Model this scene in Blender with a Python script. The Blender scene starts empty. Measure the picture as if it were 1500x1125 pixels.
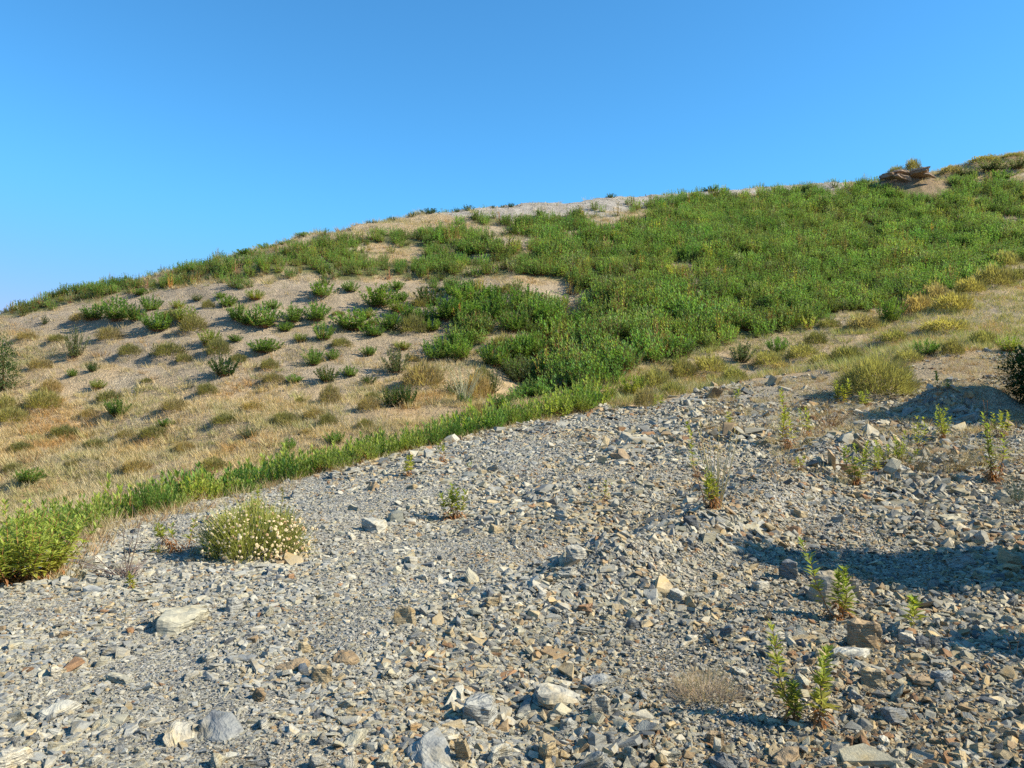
import bpy, bmesh, math, time, re
import numpy as np
from mathutils import Vector, Matrix
T0 = time.time()
R = np.random.default_rng(11)
scene = bpy.context.scene
COL = scene.collection
EYE = 1.6                      # camera height above the gravel it stands on
F = 1133.0                     # focal length in photo pixels (1500 wide)

# ------------------------------------------------------------------ helpers
def _hash(ix, iy, seed):
    h = (ix.astype(np.int64) * 374761393 + iy.astype(np.int64) * 668265263 + seed * 1442695041) & 0xFFFFFFFF
    h = ((h ^ (h >> 13)) * 1274126177) & 0xFFFFFFFF
    h = h ^ (h >> 16)
    return (h & 0xFFFF) / 65535.0

def vnoise(x, y, scale, seed=0):
    x = np.asarray(x, float) / scale; y = np.asarray(y, float) / scale
    ix = np.floor(x); iy = np.floor(y)
    fx = x - ix; fy = y - iy
    fx = fx * fx * (3 - 2 * fx); fy = fy * fy * (3 - 2 * fy)
    a = _hash(ix, iy, seed); b = _hash(ix + 1, iy, seed)
    c = _hash(ix, iy + 1, seed); d = _hash(ix + 1, iy + 1, seed)
    return (a * (1 - fx) + b * fx) * (1 - fy) + (c * (1 - fx) + d * fx) * fy - 0.5

def fbm(x, y, scale, seed=0, n=3):
    s = 0; a = 1.0
    for k in range(n):
        s = s + a * vnoise(x, y, scale, seed + k * 17); scale *= 0.47; a *= 0.55
    return s

class TPS:
    def __init__(self, P, z, lam=1e-2):
        P = np.asarray(P, float); z = np.asarray(z, float); n = len(P)
        self.P = P
        K = self.U(np.linalg.norm(P[:, None] - P[None], axis=2)) + lam * np.eye(n)
        Q = np.c_[np.ones(n), P]
        A = np.zeros((n + 3, n + 3)); A[:n, :n] = K; A[:n, n:] = Q; A[n:, :n] = Q.T
        self.w = np.linalg.solve(A, np.r_[z, 0, 0, 0])
    @staticmethod
    def U(r):
        return np.where(r > 1e-9, r * r * np.log(np.maximum(r, 1e-9)), 0)
    def __call__(self, x, y):
        x = np.asarray(x, float).ravel(); y = np.asarray(y, float).ravel()
        out = np.empty(len(x))
        for s in range(0, len(x), 60000):
            xs = x[s:s + 60000]; ys = y[s:s + 60000]
            r = np.hypot(xs[:, None] - self.P[None, :, 0], ys[:, None] - self.P[None, :, 1])
            out[s:s + 60000] = self.U(r) @ self.w[:-3] + self.w[-3] + self.w[-2] * xs + self.w[-1] * ys
        return out

def pw(px, py, Y):             # photo pixel at depth Y -> world point, heights relative to the eye
    return ((px - 750) / F * Y, Y, (562.5 - py) / F * Y)

# ------------------------------------------------------------------ terrain
near_pts = [pw(*p) for p in [
    (0,1125,3.2),(750,1125,3.2),(1500,1125,3.2),(0,1000,4.2),(750,1000,4.15),(1500,1000,4.2),
    (0,870,6.2),(100,800,8.6),(300,745,11),(500,690,14),(700,640,18),(900,595,23),(1000,572,26),(1200,538,31),
    (200,890,5.6),(400,860,6),(750,900,5.3),(1100,900,5.35),(1500,900,5.4),(250,820,7.3),
    (600,780,8.5),(900,760,8.9),(1200,740,9.3),(1500,740,9.3),(450,760,9.4),(680,700,12.2),
    (800,680,13),(1100,660,14),(1350,650,14),(1500,640,14.6),(850,630,17.5),
    (1000,610,19.5),(1250,590,20),(1500,597,18.5),(1100,575,23.5),
    (1350,510,27),(1500,505,27.5),(1500,440,37),(1300,487,34),(1420,470,34)]]
near_pts += [(-8,3,-2.0),(8,3,-1.55),(0,-5,-1.6),(-12,-5,-2.2),(12,-5,-1.4),(13,12,-0.95),(18,19,0.0),(9,7,-1.5),(28,32,2.6),(-9,8,-2.2),(-9,14,-2.2),(30,20,1.0)]
near_pts = np.array(near_pts)
NEAR = TPS(near_pts[:, :2], near_pts[:, 2], 0.02)

far_pts = [pw(*p) for p in [
    (0,740,22),(0,700,24.5),(0,600,30.5),(0,500,38),(0,457,42),
    (150,700,24),(150,600,30),(150,480,38.5),(150,425,43.5),
    (300,680,23.5),(300,600,29),(300,500,35.5),(300,430,41),(300,387,46),
    (450,640,25.5),(450,540,33),(450,440,40),(450,400,43),(450,345,50),
    (600,600,28),(600,500,36),(600,420,42.5),(600,370,48),(600,315,56),
    (750,590,28.5),(750,500,35.5),(750,430,41),(750,360,49),(750,298,60),
    (850,565,30.5),(850,450,39.5),(850,350,51),(850,293,62),
    (950,530,33),(950,430,41.5),(950,330,55),(950,285,65),
    (1100,500,36),(1100,400,45),(1100,320,58),(1100,274,67),
    (1300,462,39),(1300,350,53),(1300,300,60),(1300,263,68),
    (1500,440,37.5),(1500,400,44),(1500,300,58),(1500,222,71),(1500,480,33.5),(1300,490,35),
    (1650,420,42),(1700,300,58),(1700,205,72),(-150,640,27),(-150,520,38),(-150,480,42),(-300,700,24),(-300,520,38)]]
far_pts += [(-8,14,-3.7),(-9,9,-3.5),(-5,18.5,-3.5),(-1.5,22,-2.9),(3,26.5,-1.3),(0,10,-4.2),(5,15,-3.6),(10,20,-2.4),(15,25,-1.0),
            (-14,6,-3.4),(-16,14,-3.3),(20,28,0.6),(0,0,-5),(20,10,-3)]
far_pts = np.array(far_pts)
FAR = TPS(far_pts[:, :2], far_pts[:, 2], 0.05)

edge_px = [(0,872,6.2),(60,835,7.2),(100,800,8.6),(200,768,9.9),(300,745,11),(400,717,12.4),(500,690,14),(600,664,15.9),(700,640,18),(800,617,20.4),(900,595,23),(1000,572,26),(1200,538,31)]
EDGE = np.array([(-14, 0.5), (-6.5, 4.2)] + [pw(*p)[:2] for p in edge_px] + [(24, 40), (60, 70)])

def edge_dist(x, y):           # signed distance to the rim of the gravel bank, positive beyond it
    best = np.full(x.shape, 1e9); sg = np.ones(x.shape)
    for a, b in zip(EDGE[:-1], EDGE[1:]):
        d = b - a; L = d @ d
        t = np.clip(((x - a[0]) * d[0] + (y - a[1]) * d[1]) / L, 0, 1)
        ex = x - a[0] - t * d[0]; ey = y - a[1] - t * d[1]
        r = np.hypot(ex, ey)
        s = np.sign(d[0] * (y - a[1]) - d[1] * (x - a[0]))
        m = r < best - 1e-9
        best = np.where(m, r, best); sg = np.where(m, s, sg)
    return best * sg

SKY_PX = np.array([-400,0,150,300,450,600,750,850,950,1100,1300,1500,1900])
SKY_Y = np.array([42,42,44,46,50,56,60,62,65,67,68,71,72.])
def seg_dist(x, y, pts):
    best = np.full(x.shape, 1e9)
    for a, b in zip(pts[:-1], pts[1:]):
        a = np.array(a, float); b = np.array(b, float); d = b - a
        t = np.clip(((x - a[0]) * d[0] + (y - a[1]) * d[1]) / (d @ d), 0, 1)
        best = np.minimum(best, np.hypot(x - a[0] - t * d[0], y - a[1] - t * d[1]))
    return best
RIDGE = [pw(1260,640,14.5)[:2], pw(1130,715,9.8)[:2], pw(1030,780,7.6)[:2], pw(900,850,6.2)[:2]]
FURROW = [pw(820,815,6.8)[:2], pw(940,735,9.4)[:2], pw(1090,665,13.2)[:2], pw(1235,610,17.5)[:2]]
FURROW2 = [pw(330,860,6.3)[:2], pw(560,790,8.2)[:2], pw(760,700,11.5)[:2], pw(960,620,19)[:2]]
RIDGE2 = [pw(900,850,6.2)[:2], pw(700,905,5.25)[:2], pw(560,930,4.9)[:2]]
GULLY = [pw(835,425,41.5)[:2], pw(850,455,39)[:2], pw(815,500,35)[:2], pw(730,560,30.5)[:2]]
MOUND = np.array(pw(1375,560,18.2)[:2])
OUT = np.array(pw(1335,262,64)[:2])

def H(x, y):
    x = np.asarray(x, float); y = np.asarray(y, float); shp = x.shape
    x = x.ravel(); y = y.ravel()
    cx = np.clip(x, -45, 50); cy = np.clip(y, -8, 80)
    n = NEAR(np.clip(cx, -16, 36), np.clip(cy, -8, 45))
    n += 0.27 * np.exp(-(seg_dist(x, y, RIDGE) / 0.5) ** 2) - 0.13 * np.exp(-(seg_dist(x, y, FURROW) / 0.45) ** 2) - 0.07 * np.exp(-(seg_dist(x, y, FURROW2) / 0.4) ** 2) + 0.08 * np.exp(-(seg_dist(x, y, RIDGE2) / 0.4) ** 2)
    n += 0.07 * vnoise(x, y, 1.6, 3) + 0.055 * vnoise(x, y, 0.55, 5) + 0.03 * vnoise(x, y, 0.2, 7)
    dx = x - MOUND[0]; dy = y - MOUND[1]
    n += 0.62 * np.exp(-(np.maximum(np.abs(dx - 0.55) - 0.5, 0) / 0.75) ** 2 - (dy / 0.6) ** 2)
    d = edge_dist(x, y) + 0.35 * vnoise(x, y, 1.1, 21)
    n = n + 0.06 * np.exp(-(d / 0.5) ** 2) - 0.75 * np.maximum(d, 0)
    ys = np.maximum(cy, 1.0); u = np.clip(x / ys, -1.0, 1.0)
    Ys = np.interp(750 + u * F, SKY_PX, SKY_Y)
    yy = np.minimum(cy, Ys)
    f = FAR(np.where(cy > Ys, u * yy, cx), yy)
    over = np.maximum(y - Ys, 0)
    f = f - np.minimum(0.10 * over + 0.006 * over ** 2, 0.35 * over)
    f = np.maximum(f, -30)
    bump = np.clip(over, 0, 3)
    f += 0.30 * vnoise(x, y, 4.0, 31) + 0.16 * vnoise(x, y, 1.5, 33) + 0.07 * vnoise(x, y, 0.6, 35)
    f += np.clip((10 - x) / 8, 0, 1) * .11 * np.sin((f + .5 * vnoise(x, y, 6, 37)) * 2 * math.pi / 1.5)
    f -= 0.9 * np.exp(-(seg_dist(x, y, GULLY) / 1.3) ** 2)
    f += 1.25 * np.exp(-((x - OUT[0]) / 3.2) ** 2 - ((y - OUT[1]) / 1.6) ** 2)
    z = np.maximum(f, n)
    return (z + EYE).reshape(shp)

def project(x, y, z):
    y = np.maximum(y, 0.1)
    return 750 + F * x / y, 562.5 - F * (z - EYE) / y

TS = 2.2 * (1.009 ** np.arange(0, 410))
def cast(px, py):              # where the line of sight through photo pixels meets the terrain
    px = np.atleast_1d(np.asarray(px, float)); py = np.atleast_1d(np.asarray(py, float))
    X = (px - 750) / F; Z = (562.5 - py) / F
    res = np.full(len(px), np.nan)
    xx = X[:, None] * TS; zz = EYE + Z[:, None] * TS; yy = np.broadcast_to(TS, xx.shape)
    below = zz < H(xx, yy)
    k = np.argmax(below, axis=1); ok = below.any(axis=1)
    lo = TS[np.maximum(k - 1, 0)]; hi = TS[k]
    for _ in range(10):
        mid = (lo + hi) / 2
        b = (EYE + Z * mid) < H(X * mid, mid)
        hi = np.where(b, mid, hi); lo = np.where(b, lo, mid)
    Y = np.where(ok, hi, 60.0)
    x = X * Y
    return np.c_[x, Y, H(x, Y)]

def inpoly(px, py, poly):
    poly = np.asarray(poly, float); c = np.zeros(px.shape, bool)
    j = len(poly) - 1
    for i in range(len(poly)):
        xi, yi = poly[i]; xj, yj = poly[j]
        m = ((yi > py) != (yj > py)) & (px < (xj - xi) * (py - yi) / (yj - yi + 1e-12) + xi)
        c ^= m; j = i
    return c

# zones of the hillside, as lines of sight onto it
P_MASS = [(-400,520),(0,464),(120,446),(210,424),(330,412),(470,400),(560,406),(640,412),(700,410),(790,414),(835,418),(868,440),(858,480),(840,520),(770,560),(760,600),(870,566),(960,532),(1050,508),(1200,470),(1320,440),(1420,402),(1500,385),(1900,350),
          (1900,260),(1500,270),(1420,272),(1380,276),(1270,276),(1150,283),(1050,292),(1000,302),(900,314),(800,322),(720,322),(620,332),(520,345),(380,372),(200,413),(0,452),(-400,500)]
P_SEMI = [(490,470),(545,440),(640,425),(760,432),(818,436),(836,470),(838,520),(775,568),(700,604),(660,600),(700,540),(640,510),(600,490),(500,495)]
P_PATCHY = [(380,372),(520,342),(620,325),(720,312),(960,302),(960,322),(860,345),(760,372),(640,385),(500,390),(420,392)]
P_TOP = [(600,310),(740,322),(900,312),(1000,300),(1050,290),(1240,276),(1240,240),(600,290)]
P_BENCH = [(0,470),(200,430),(340,415),(560,410),(700,415),(830,420),(850,450),(700,470),(640,540),(560,560),(300,560),(180,540),(100,500)]
P_CREST = [(1270,272),(1380,268),(1420,258),(1500,256),(1900,240),(1900,150),(1270,200)]
def mass_density(px, py, x, y, jit=0):
    if jit: px = px + R.normal(0, jit, len(px)); py = py + R.normal(0, jit * .45, len(py))
    wx = px + 34 * fbm(x, y, 3.0, 91) + 16 * vnoise(x, y, .9, 93); wy = py + 18 * fbm(x, y, 2.4, 92) + 8 * vnoise(x, y, .8, 94)
    m = inpoly(wx, wy, P_MASS).astype(float)
    m = np.where(inpoly(wx, wy, P_SEMI), np.where((fbm(x, y, 1.9, 79, 2) > .25 - .62 * np.clip((px - 640) / 190, 0, 1)) & (px > 640), .9, .0), m)
    m = np.where(inpoly(px, py, P_PATCHY), m * np.where(fbm(x, y, 2.2, 77) > 0.02, 0.75, 0.0), m)
    m = m * np.where(fbm(x, y, 2.4, 78) > -0.42, 1, 0.12)
    return m

GR_LINE_X = np.array([-200, 850, 900,1000,1100,1200,1260,1330,1420,1500,1800])
GR_LINE_Y = np.array([-200, 560, 604, 582, 560, 546, 552, 522, 520, 512, 480])
def zone_colours(x, y, z):
    px, py = project(x, y, z)
    d = edge_dist(x, y)
    n1 = fbm(x, y, 5.0, 41); n2 = fbm(x, y, 1.3, 43); n3 = fbm(x, y, 0.4, 47, 2)
    def c(*v): return np.array(v)[None, :]
    tan = c(.40,.30,.18) + n1[:, None] * c(.10,.085,.07)
    red = c(.42,.27,.13)
    w = np.clip(n2 * 2.2 - .15, 0, 1)[:, None] * np.clip((py - 520) / 120, 0, 1)[:, None]
    C = tan * (1 - w) + red * w
    gm = np.clip((fbm(x, y, 2.0, 51)) * 2.5, 0, .6)[:, None]
    C = C * (1 - gm) + c(.36,.31,.23) * gm
    b = inpoly(px + 20 * n2, py + 10 * n2, P_BENCH)[:, None]
    C = np.where(b, c(.345,.275,.19) + n2[:, None] * c(.06,.05,.045), C)
    t = inpoly(px + 40 * n2, py + 6 * n2, P_TOP)[:, None]
    C = np.where(t, c(.36,.325,.275) + n3[:, None] * c(.12,.11,.10), C)
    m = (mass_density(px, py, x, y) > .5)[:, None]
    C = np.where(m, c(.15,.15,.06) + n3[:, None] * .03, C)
    o = np.exp(-((x - OUT[0]) / 2.4) ** 2 - ((y - OUT[1]) / 2.0) ** 2)[:, None]
    C = C * (1 - o) + c(.20,.135,.08) * o
    g = ((d < 0.15) & (py > np.interp(px + 30 * n2, GR_LINE_X, GR_LINE_Y) + 14 * n2)) | (y < 3)
    gg = np.clip(fbm(x, y, 2.2, 61) * 1.6 + .3, 0, 1)[:, None]
    G = c(.33,.315,.275) * (1 - gg) + c(.36,.305,.22) * gg
    fd = (np.clip((px - 1040) / 200, 0, 1) * np.clip((655 - py) / 90, 0, 1))[:, None]; G = G * (1 - fd) + c(.34,.265,.165) * fd
    C = np.where(g[:, None], G, C)
    return np.clip(C * (1 + .25 * n3[:, None]), .02, .8), g

# ------------------------------------------------------------------ meshes
def build_mesh(name, V, Tr, C=None, L=None, smooth=False, mats=()):
    me = bpy.data.meshes.new(name)
    V = np.ascontiguousarray(V, np.float32); Tr = np.ascontiguousarray(Tr, np.int32); k = Tr.shape[1]
    me.vertices.add(len(V)); me.loops.add(Tr.size); me.polygons.add(len(Tr))
    me.vertices.foreach_set('co', V.ravel())
    me.loops.foreach_set('vertex_index', Tr.ravel())
    me.polygons.foreach_set('loop_start', np.arange(len(Tr), dtype=np.int32) * k)
    if C is not None:
        a = me.attributes.new('col', 'FLOAT_COLOR', 'POINT')
        a.data.foreach_set('color', np.c_[C, np.ones(len(C))].astype(np.float32).ravel())
    if L is not None:
        a = me.attributes.new('grain', 'FLOAT_VECTOR', 'POINT')
        a.data.foreach_set('vector', np.ascontiguousarray(L, np.float32).ravel())
    me.polygons.foreach_set('use_smooth', np.full(len(Tr), smooth, bool))
    for m in mats: me.materials.append(m)
    me.update(calc_edges=True)
    return me

def link(name, me, parent=None):
    o = bpy.data.objects.new(name, me); COL.objects.link(o)
    if parent is not None: o.parent = parent
    return o
def tag(o, label, cat, group=None):
    o['label'] = label; o['category'] = cat
    if group: o['group'] = group
    return o
def empty(name, loc, rz=0):
    o = bpy.data.objects.new(name, None); COL.objects.link(o)
    o.location = loc; o.rotation_euler = (0, 0, rz); o.empty_display_size = .1
    return o

class Geo:
    def __init__(s): s.V = []; s.T = []; s.C = []; s.n = 0
    def add(s, V, T, C):
        s.V.append(V); s.T.append(T + s.n); s.C.append(np.broadcast_to(C, V.shape)); s.n += len(V)
    def arrays(s): return np.concatenate(s.V), np.concatenate(s.T), np.concatenate(s.C)
    def mesh(s, name, mat, smooth=False):
        V, T, C = s.arrays(); return build_mesh(name, V, T, C, None, smooth, (mat,))

def nrm(a): return a / np.maximum(np.linalg.norm(a, axis=-1, keepdims=True), 1e-9)

def add_leaves(g, P, D, L, W, C, droop=.25, fine=True):
    n = len(P); D = nrm(D)
    S = nrm(np.cross(D, np.array([0, 0, 1.0]) + 1e-3)); N = np.cross(S, D)
    L = L[:, None]; W = W[:, None]
    base = P; tip = P + D * L - np.array([0, 0, 1.]) * L * droop
    if fine:
        m = P + D * L * .45 + N * L * .04 - N * W * .18
        l = P + D * L * .45 + S * W * .5 + N * L * .04; r = P + D * L * .45 - S * W * .5 + N * L * .04
        V = np.stack([base, l, m, r, tip], 1).reshape(-1, 3)
        o = (np.arange(n) * 5)[:, None]
        T = np.concatenate([o + [0, 2, 1], o + [0, 3, 2], o + [1, 2, 4], o + [2, 3, 4]])
        g.add(V, T, np.repeat(C, 5, 0))
    else:
        l = P + D * L * .45 + S * W * .5; r = P + D * L * .45 - S * W * .5
        V = np.stack([base, l, tip, r], 1).reshape(-1, 3)
        o = (np.arange(n) * 4)[:, None]
        T = np.concatenate([o + [0, 2, 1], o + [0, 3, 2]])
        g.add(V, T, np.repeat(C, 4, 0))

def add_tube(g, P, r0, r1, C, sides=3):
    k = len(P); d = nrm(np.gradient(P, axis=0))
    s = nrm(np.cross(d, np.array([.3, .9, .1]))); t = np.cross(d, s)
    rad = np.linspace(r0, r1, k)[:, None]
    rings = [P + rad * (s * math.cos(a) + t * math.sin(a)) for a in np.arange(sides) * 2 * math.pi / sides]
    V = np.stack(rings, 1).reshape(-1, 3)
    T = []
    for i in range(k - 1):
        for j in range(sides):
            a = i * sides + j; b = i * sides + (j + 1) % sides
            T += [(a, b, b + sides), (a, b + sides, a + sides)]
    g.add(V, np.array(T), np.broadcast_to(C, (len(V), 3)) if np.ndim(C) == 1 else np.repeat(C, sides, 0))

GREEN = np.array([.130,.225,.052]); YGREEN = np.array([.29,.28,.06]); DGREEN = np.array([.062,.112,.034])
OLIVE = np.array([.26,.235,.10]); STRAW = np.array([.46,.36,.19]); BROWN = np.array([.20,.095,.04]); GREYG = np.array([.16,.20,.11])
RUST = np.array([.32,.14,.045]); YELLOW = np.array([.36,.32,.13])

def leafy(rng, h, w, nst, nlv, leaf_l, leaf_w, top=GREEN, low=YGREEN, dead=.25, lean=(0, 0), fine=True, spread=.8, start=.1, stem_col=BROWN, stem_r=.004, drop=.2):
    """upright many-stemmed leafy plant: stems, foliage and withered lower leaves"""
    st, fo, de = Geo(), Geo(), Geo(); st.each = []
    for i in range(nst):
        a = rng.uniform(0, 2 * math.pi); rr = math.sqrt(rng.uniform(0, 1)) if nst > 1 else 0
        bx, by = .22 * w * .5 * rr * math.cos(a), .22 * w * .5 * rr * math.sin(a)
        ex = spread * w * .5 * rr * math.cos(a + rng.normal(0, .2)); ey = spread * w * .5 * rr * math.sin(a + rng.normal(0, .2))
        hh = h * (1 - .35 * rr * rr) * rng.uniform(.72, 1.0) if nst > 1 else h
        t = np.linspace(0, 1, 7)[:, None]
        P = np.c_[bx + (ex - bx + lean[0] * h) * t ** .8, by + (ey - by + lean[1] * h) * t ** .8, hh * (t * .75 + .25 * t ** 1.6)]
        P[1:, :2] += np.cumsum(rng.normal(0, (.02 if fine else .012) * h, (6, 2)), 0)
        if stem_r:
            sc_ = stem_col * rng.uniform(.8, 1.2); add_tube(st, P, stem_r, stem_r * .4, sc_)
            if fine: g1 = Geo(); add_tube(g1, P, stem_r, stem_r * .4, sc_); st.each.append(g1)
        tt = np.sort(rng.uniform(start, 1.0, nlv)) ** .9
        k = np.clip(tt * 6, 0, 5.999); i0 = k.astype(int); f = (k - i0)[:, None]
        base = P[i0] * (1 - f) + P[i0 + 1] * f; sd = nrm(P[i0 + 1] - P[i0])
        ph = np.arange(nlv) * 2.4 + rng.uniform(0, 6) + rng.normal(0, .3, nlv)
        rad = np.c_[np.cos(ph), np.sin(ph), np.zeros(nlv)]
        up = (.25 + .9 * tt ** 2) if fine else (.45 + 1.5 * tt ** 1.5)
        D = rad + sd * up[:, None] + rng.normal(0, .15, (nlv, 3))
        L = leaf_l * (1.05 - .55 * tt) * rng.uniform(.7, 1.2, nlv); W = leaf_w * (1.05 - .45 * tt) * rng.uniform(.8, 1.2, nlv)
        mix = np.clip((tt - .25) / .5, 0, 1)[:, None]
        c = low * (1 - mix) + top * mix
        c = c * rng.uniform(.75, 1.3, (nlv, 1)) + rng.normal(0, .008, (nlv, 3)); c = np.clip(c, .01, 1)
        dd = tt < dead * rng.uniform(.7, 1.3)
        if (~dd).any(): add_leaves(fo, base[~dd], D[~dd], L[~dd], W[~dd], c[~dd], drop, fine)
        if dd.any():
            cd = np.where(rng.random((dd.sum(), 1)) < .5, RUST, BROWN * 1.5) * rng.uniform(.6, 1.3, (dd.sum(), 1))
            Dd = D[dd] * [1, 1, .3]; add_leaves(de, base[dd], Dd, L[dd] * .8, W[dd] * .45, cd, .5, fine)
    return st, fo, de

def needle_bush(rng, h, w, n, col, wid=.006, dome=True, ln=.25):
    """cushion of fine upright twigs filling a dome"""
    g = Geo()
    u = rng.normal(0, 1, (n, 3)); u[:, 2] = np.abs(u[:, 2]); u = nrm(u)
    r = rng.uniform(.45, 1, n)[:, None] ** .6
    lump = 1 + .18 * np.sin(u[:, :1] * 7 + 1) * np.cos(u[:, 1:2] * 6)
    P = u * r * lump * [w * .5, w * .5, h * .82]
    D = u * [.7, .7, .8] + [0, 0, .75] + rng.normal(0, .28, (n, 3))
    c = np.clip(col * rng.uniform(.65, 1.35, (n, 1)), 0, 1)
    add_leaves(g, P, D, np.full(n, ln * h) * rng.uniform(.6, 1.2, n), np.full(n, wid), c, .05, False)
    return g

# ------------------------------------------------------------------ materials
def new_mat(name):
    m = bpy.data.materials.new(name); m.use_nodes = True
    nt = m.node_tree; b = nt.nodes['Principled BSDF']
    b.inputs['Specular IOR Level'].default_value = .25
    return m, nt, b
def nd(nt, t, **k):
    n = nt.nodes.new(t)
    for a, v in k.items(): setattr(n, a, v)
    return n
def mixrgb(nt, mode, fac, a, b):
    n = nd(nt, 'ShaderNodeMix', data_type='RGBA', blend_type=mode)
    for i, v in ((0, fac), (6, a), (7, b)):
        if hasattr(v, 'links'): nt.links.new(v, n.inputs[i])
        elif i == 0: n.inputs[0].default_value = v
        else: n.inputs[i].default_value = v
    return n.outputs[2]
def ramp(nt, src, stops):
    n = nd(nt, 'ShaderNodeValToRGB'); e = n.color_ramp.elements
    while len(e) < len(stops): e.new(.5)
    for q, (p, c) in zip(e, stops): q.position = p; q.color = (*c, 1)
    nt.links.new(src, n.inputs[0]); return n.outputs[0]

def mat_ground():
    m, nt, b = new_mat('soil and fine gravel'); b.inputs['Roughness'].default_value = .95
    at = nd(nt, 'ShaderNodeAttribute', attribute_name='col').outputs[0]
    tc = nd(nt, 'ShaderNodeTexCoord').outputs['Object']
    v = nd(nt, 'ShaderNodeTexVoronoi'); v.inputs['Scale'].default_value = 55; nt.links.new(tc, v.inputs['Vector'])
    v2 = nd(nt, 'ShaderNodeTexVoronoi'); v2.inputs['Scale'].default_value = 9; nt.links.new(tc, v2.inputs['Vector'])
    g1 = ramp(nt, v.outputs['Color'], [(.1, (.45,.46,.48)), (.9, (1.5,1.46,1.38))])
    g2 = ramp(nt, v2.outputs['Color'], [(.1, (.72,.72,.74)), (.9, (1.25,1.22,1.18))])
    c = mixrgb(nt, 'MULTIPLY', 1.0, at, g1); c = mixrgb(nt, 'MULTIPLY', .8, c, g2)
    nt.links.new(c, b.inputs['Base Color'])
    no = nd(nt, 'ShaderNodeTexNoise'); no.inputs['Scale'].default_value = 14; no.inputs['Detail'].default_value = 6; nt.links.new(tc, no.inputs['Vector'])
    b1 = nd(nt, 'ShaderNodeBump'); b1.inputs['Distance'].default_value = .02; b1.inputs['Strength'].default_value = .8; nt.links.new(v.outputs['Distance'], b1.inputs['Height'])
    b2 = nd(nt, 'ShaderNodeBump'); b2.inputs['Distance'].default_value = .08; b2.inputs['Strength'].default_value = .9
    nt.links.new(no.outputs[0], b2.inputs['Height']); nt.links.new(b1.outputs[0], b2.inputs['Normal'])
    nt.links.new(b2.outputs[0], b.inputs['Normal'])
    return m

def mat_stone(name, individual):
    m, nt, b = new_mat(name); b.inputs['Roughness'].default_value = .78; b.inputs['Specular IOR Level'].default_value = .35
    gr = nd(nt, 'ShaderNodeAttribute', attribute_name='grain').outputs['Vector']
    if individual:
        oi = nd(nt, 'ShaderNodeObjectInfo'); col = oi.outputs['Color']
        ad = nd(nt, 'ShaderNodeVectorMath', operation='ADD'); nt.links.new(gr, ad.inputs[0])
        mu = nd(nt, 'ShaderNodeMath', operation='MULTIPLY'); mu.inputs[1].default_value = 40; nt.links.new(oi.outputs['Random'], mu.inputs[0]); nt.links.new(mu.outputs[0], ad.inputs[1]); gr = ad.outputs[0]
    else:
        col = nd(nt, 'ShaderNodeAttribute', attribute_name='col').outputs[0]
    mp = nd(nt, 'ShaderNodeMapping'); mp.inputs['Scale'].default_value = (1.1, 1.1, 9); nt.links.new(gr, mp.inputs[0])
    n1 = nd(nt, 'ShaderNodeTexNoise'); n1.inputs['Scale'].default_value = 1.6; n1.inputs['Detail'].default_value = 5; n1.inputs['Distortion'].default_value = .5; nt.links.new(mp.outputs[0], n1.inputs[0])
    n2 = nd(nt, 'ShaderNodeTexNoise'); n2.inputs['Scale'].default_value = 1.9; n2.inputs['Detail'].default_value = 3; nt.links.new(gr, n2.inputs[0])
    n3 = nd(nt, 'ShaderNodeTexNoise'); n3.inputs['Scale'].default_value = 22; n3.inputs['Detail'].default_value = 4; nt.links.new(gr, n3.inputs[0])
    band = ramp(nt, n1.outputs[0], [(.3, (.45,.47,.52)), (.47, (.96,.96,.96)), (.62, (1.16,1.14,1.08))])
    stain = ramp(nt, n2.outputs[0], [(.52, (0,0,0)), (.68, (1,1,1))])
    c = mixrgb(nt, 'MULTIPLY', .85, col, band)
    st = mixrgb(nt, 'MULTIPLY', 1.0, c, (1.02,.90,.70,1))
    c = mixrgb(nt, 'MIX', stain, c, st)
    sp = ramp(nt, n3.outputs[0], [(.3, (.75,.75,.75)), (.7, (1.2,1.2,1.2))])
    c = mixrgb(nt, 'MULTIPLY', .7, c, sp)
    nt.links.new(c, b.inputs['Base Color'])
    b1 = nd(nt, 'ShaderNodeBump'); b1.inputs['Distance'].default_value = .03 if individual else .006; b1.inputs['Strength'].default_value = .9; nt.links.new(n1.outputs[0], b1.inputs['Height'])
    b2 = nd(nt, 'ShaderNodeBump'); b2.inputs['Distance'].default_value = .004; b2.inputs['Strength'].default_value = .8; nt.links.new(n3.outputs[0], b2.inputs['Height']); nt.links.new(b1.outputs[0], b2.inputs['Normal'])
    nt.links.new(b2.outputs[0], b.inputs['Normal'])
    return m

def mat_plant(name, trans=.48, rough=.6, var=True):
    m, nt, b = new_mat(name); b.inputs['Roughness'].default_value = rough
    col = nd(nt, 'ShaderNodeAttribute', attribute_name='col').outputs[0]
    if var:
        oi = nd(nt, 'ShaderNodeObjectInfo')
        v = ramp(nt, oi.outputs['Random'], [(0, (.82,.86,.8)), (.5, (1,1,1)), (1, (1.18,1.1,.95))])
        col = mixrgb(nt, 'MULTIPLY', 1.0, col, v)
    nt.links.new(col, b.inputs['Base Color'])
    if trans:
        t = nd(nt, 'ShaderNodeBsdfTranslucent'); tcol = mixrgb(nt, 'MULTIPLY', 1.0, col, (1.3,1.35,.7,1)); nt.links.new(tcol, t.inputs[0])
        mx = nd(nt, 'ShaderNodeMixShader'); mx.inputs[0].default_value = trans
        nt.links.new(b.outputs[0], mx.inputs[1]); nt.links.new(t.outputs[0], mx.inputs[2])
        nt.links.new(mx.outputs[0], nt.nodes['Material Output'].inputs[0])
    return m

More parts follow.
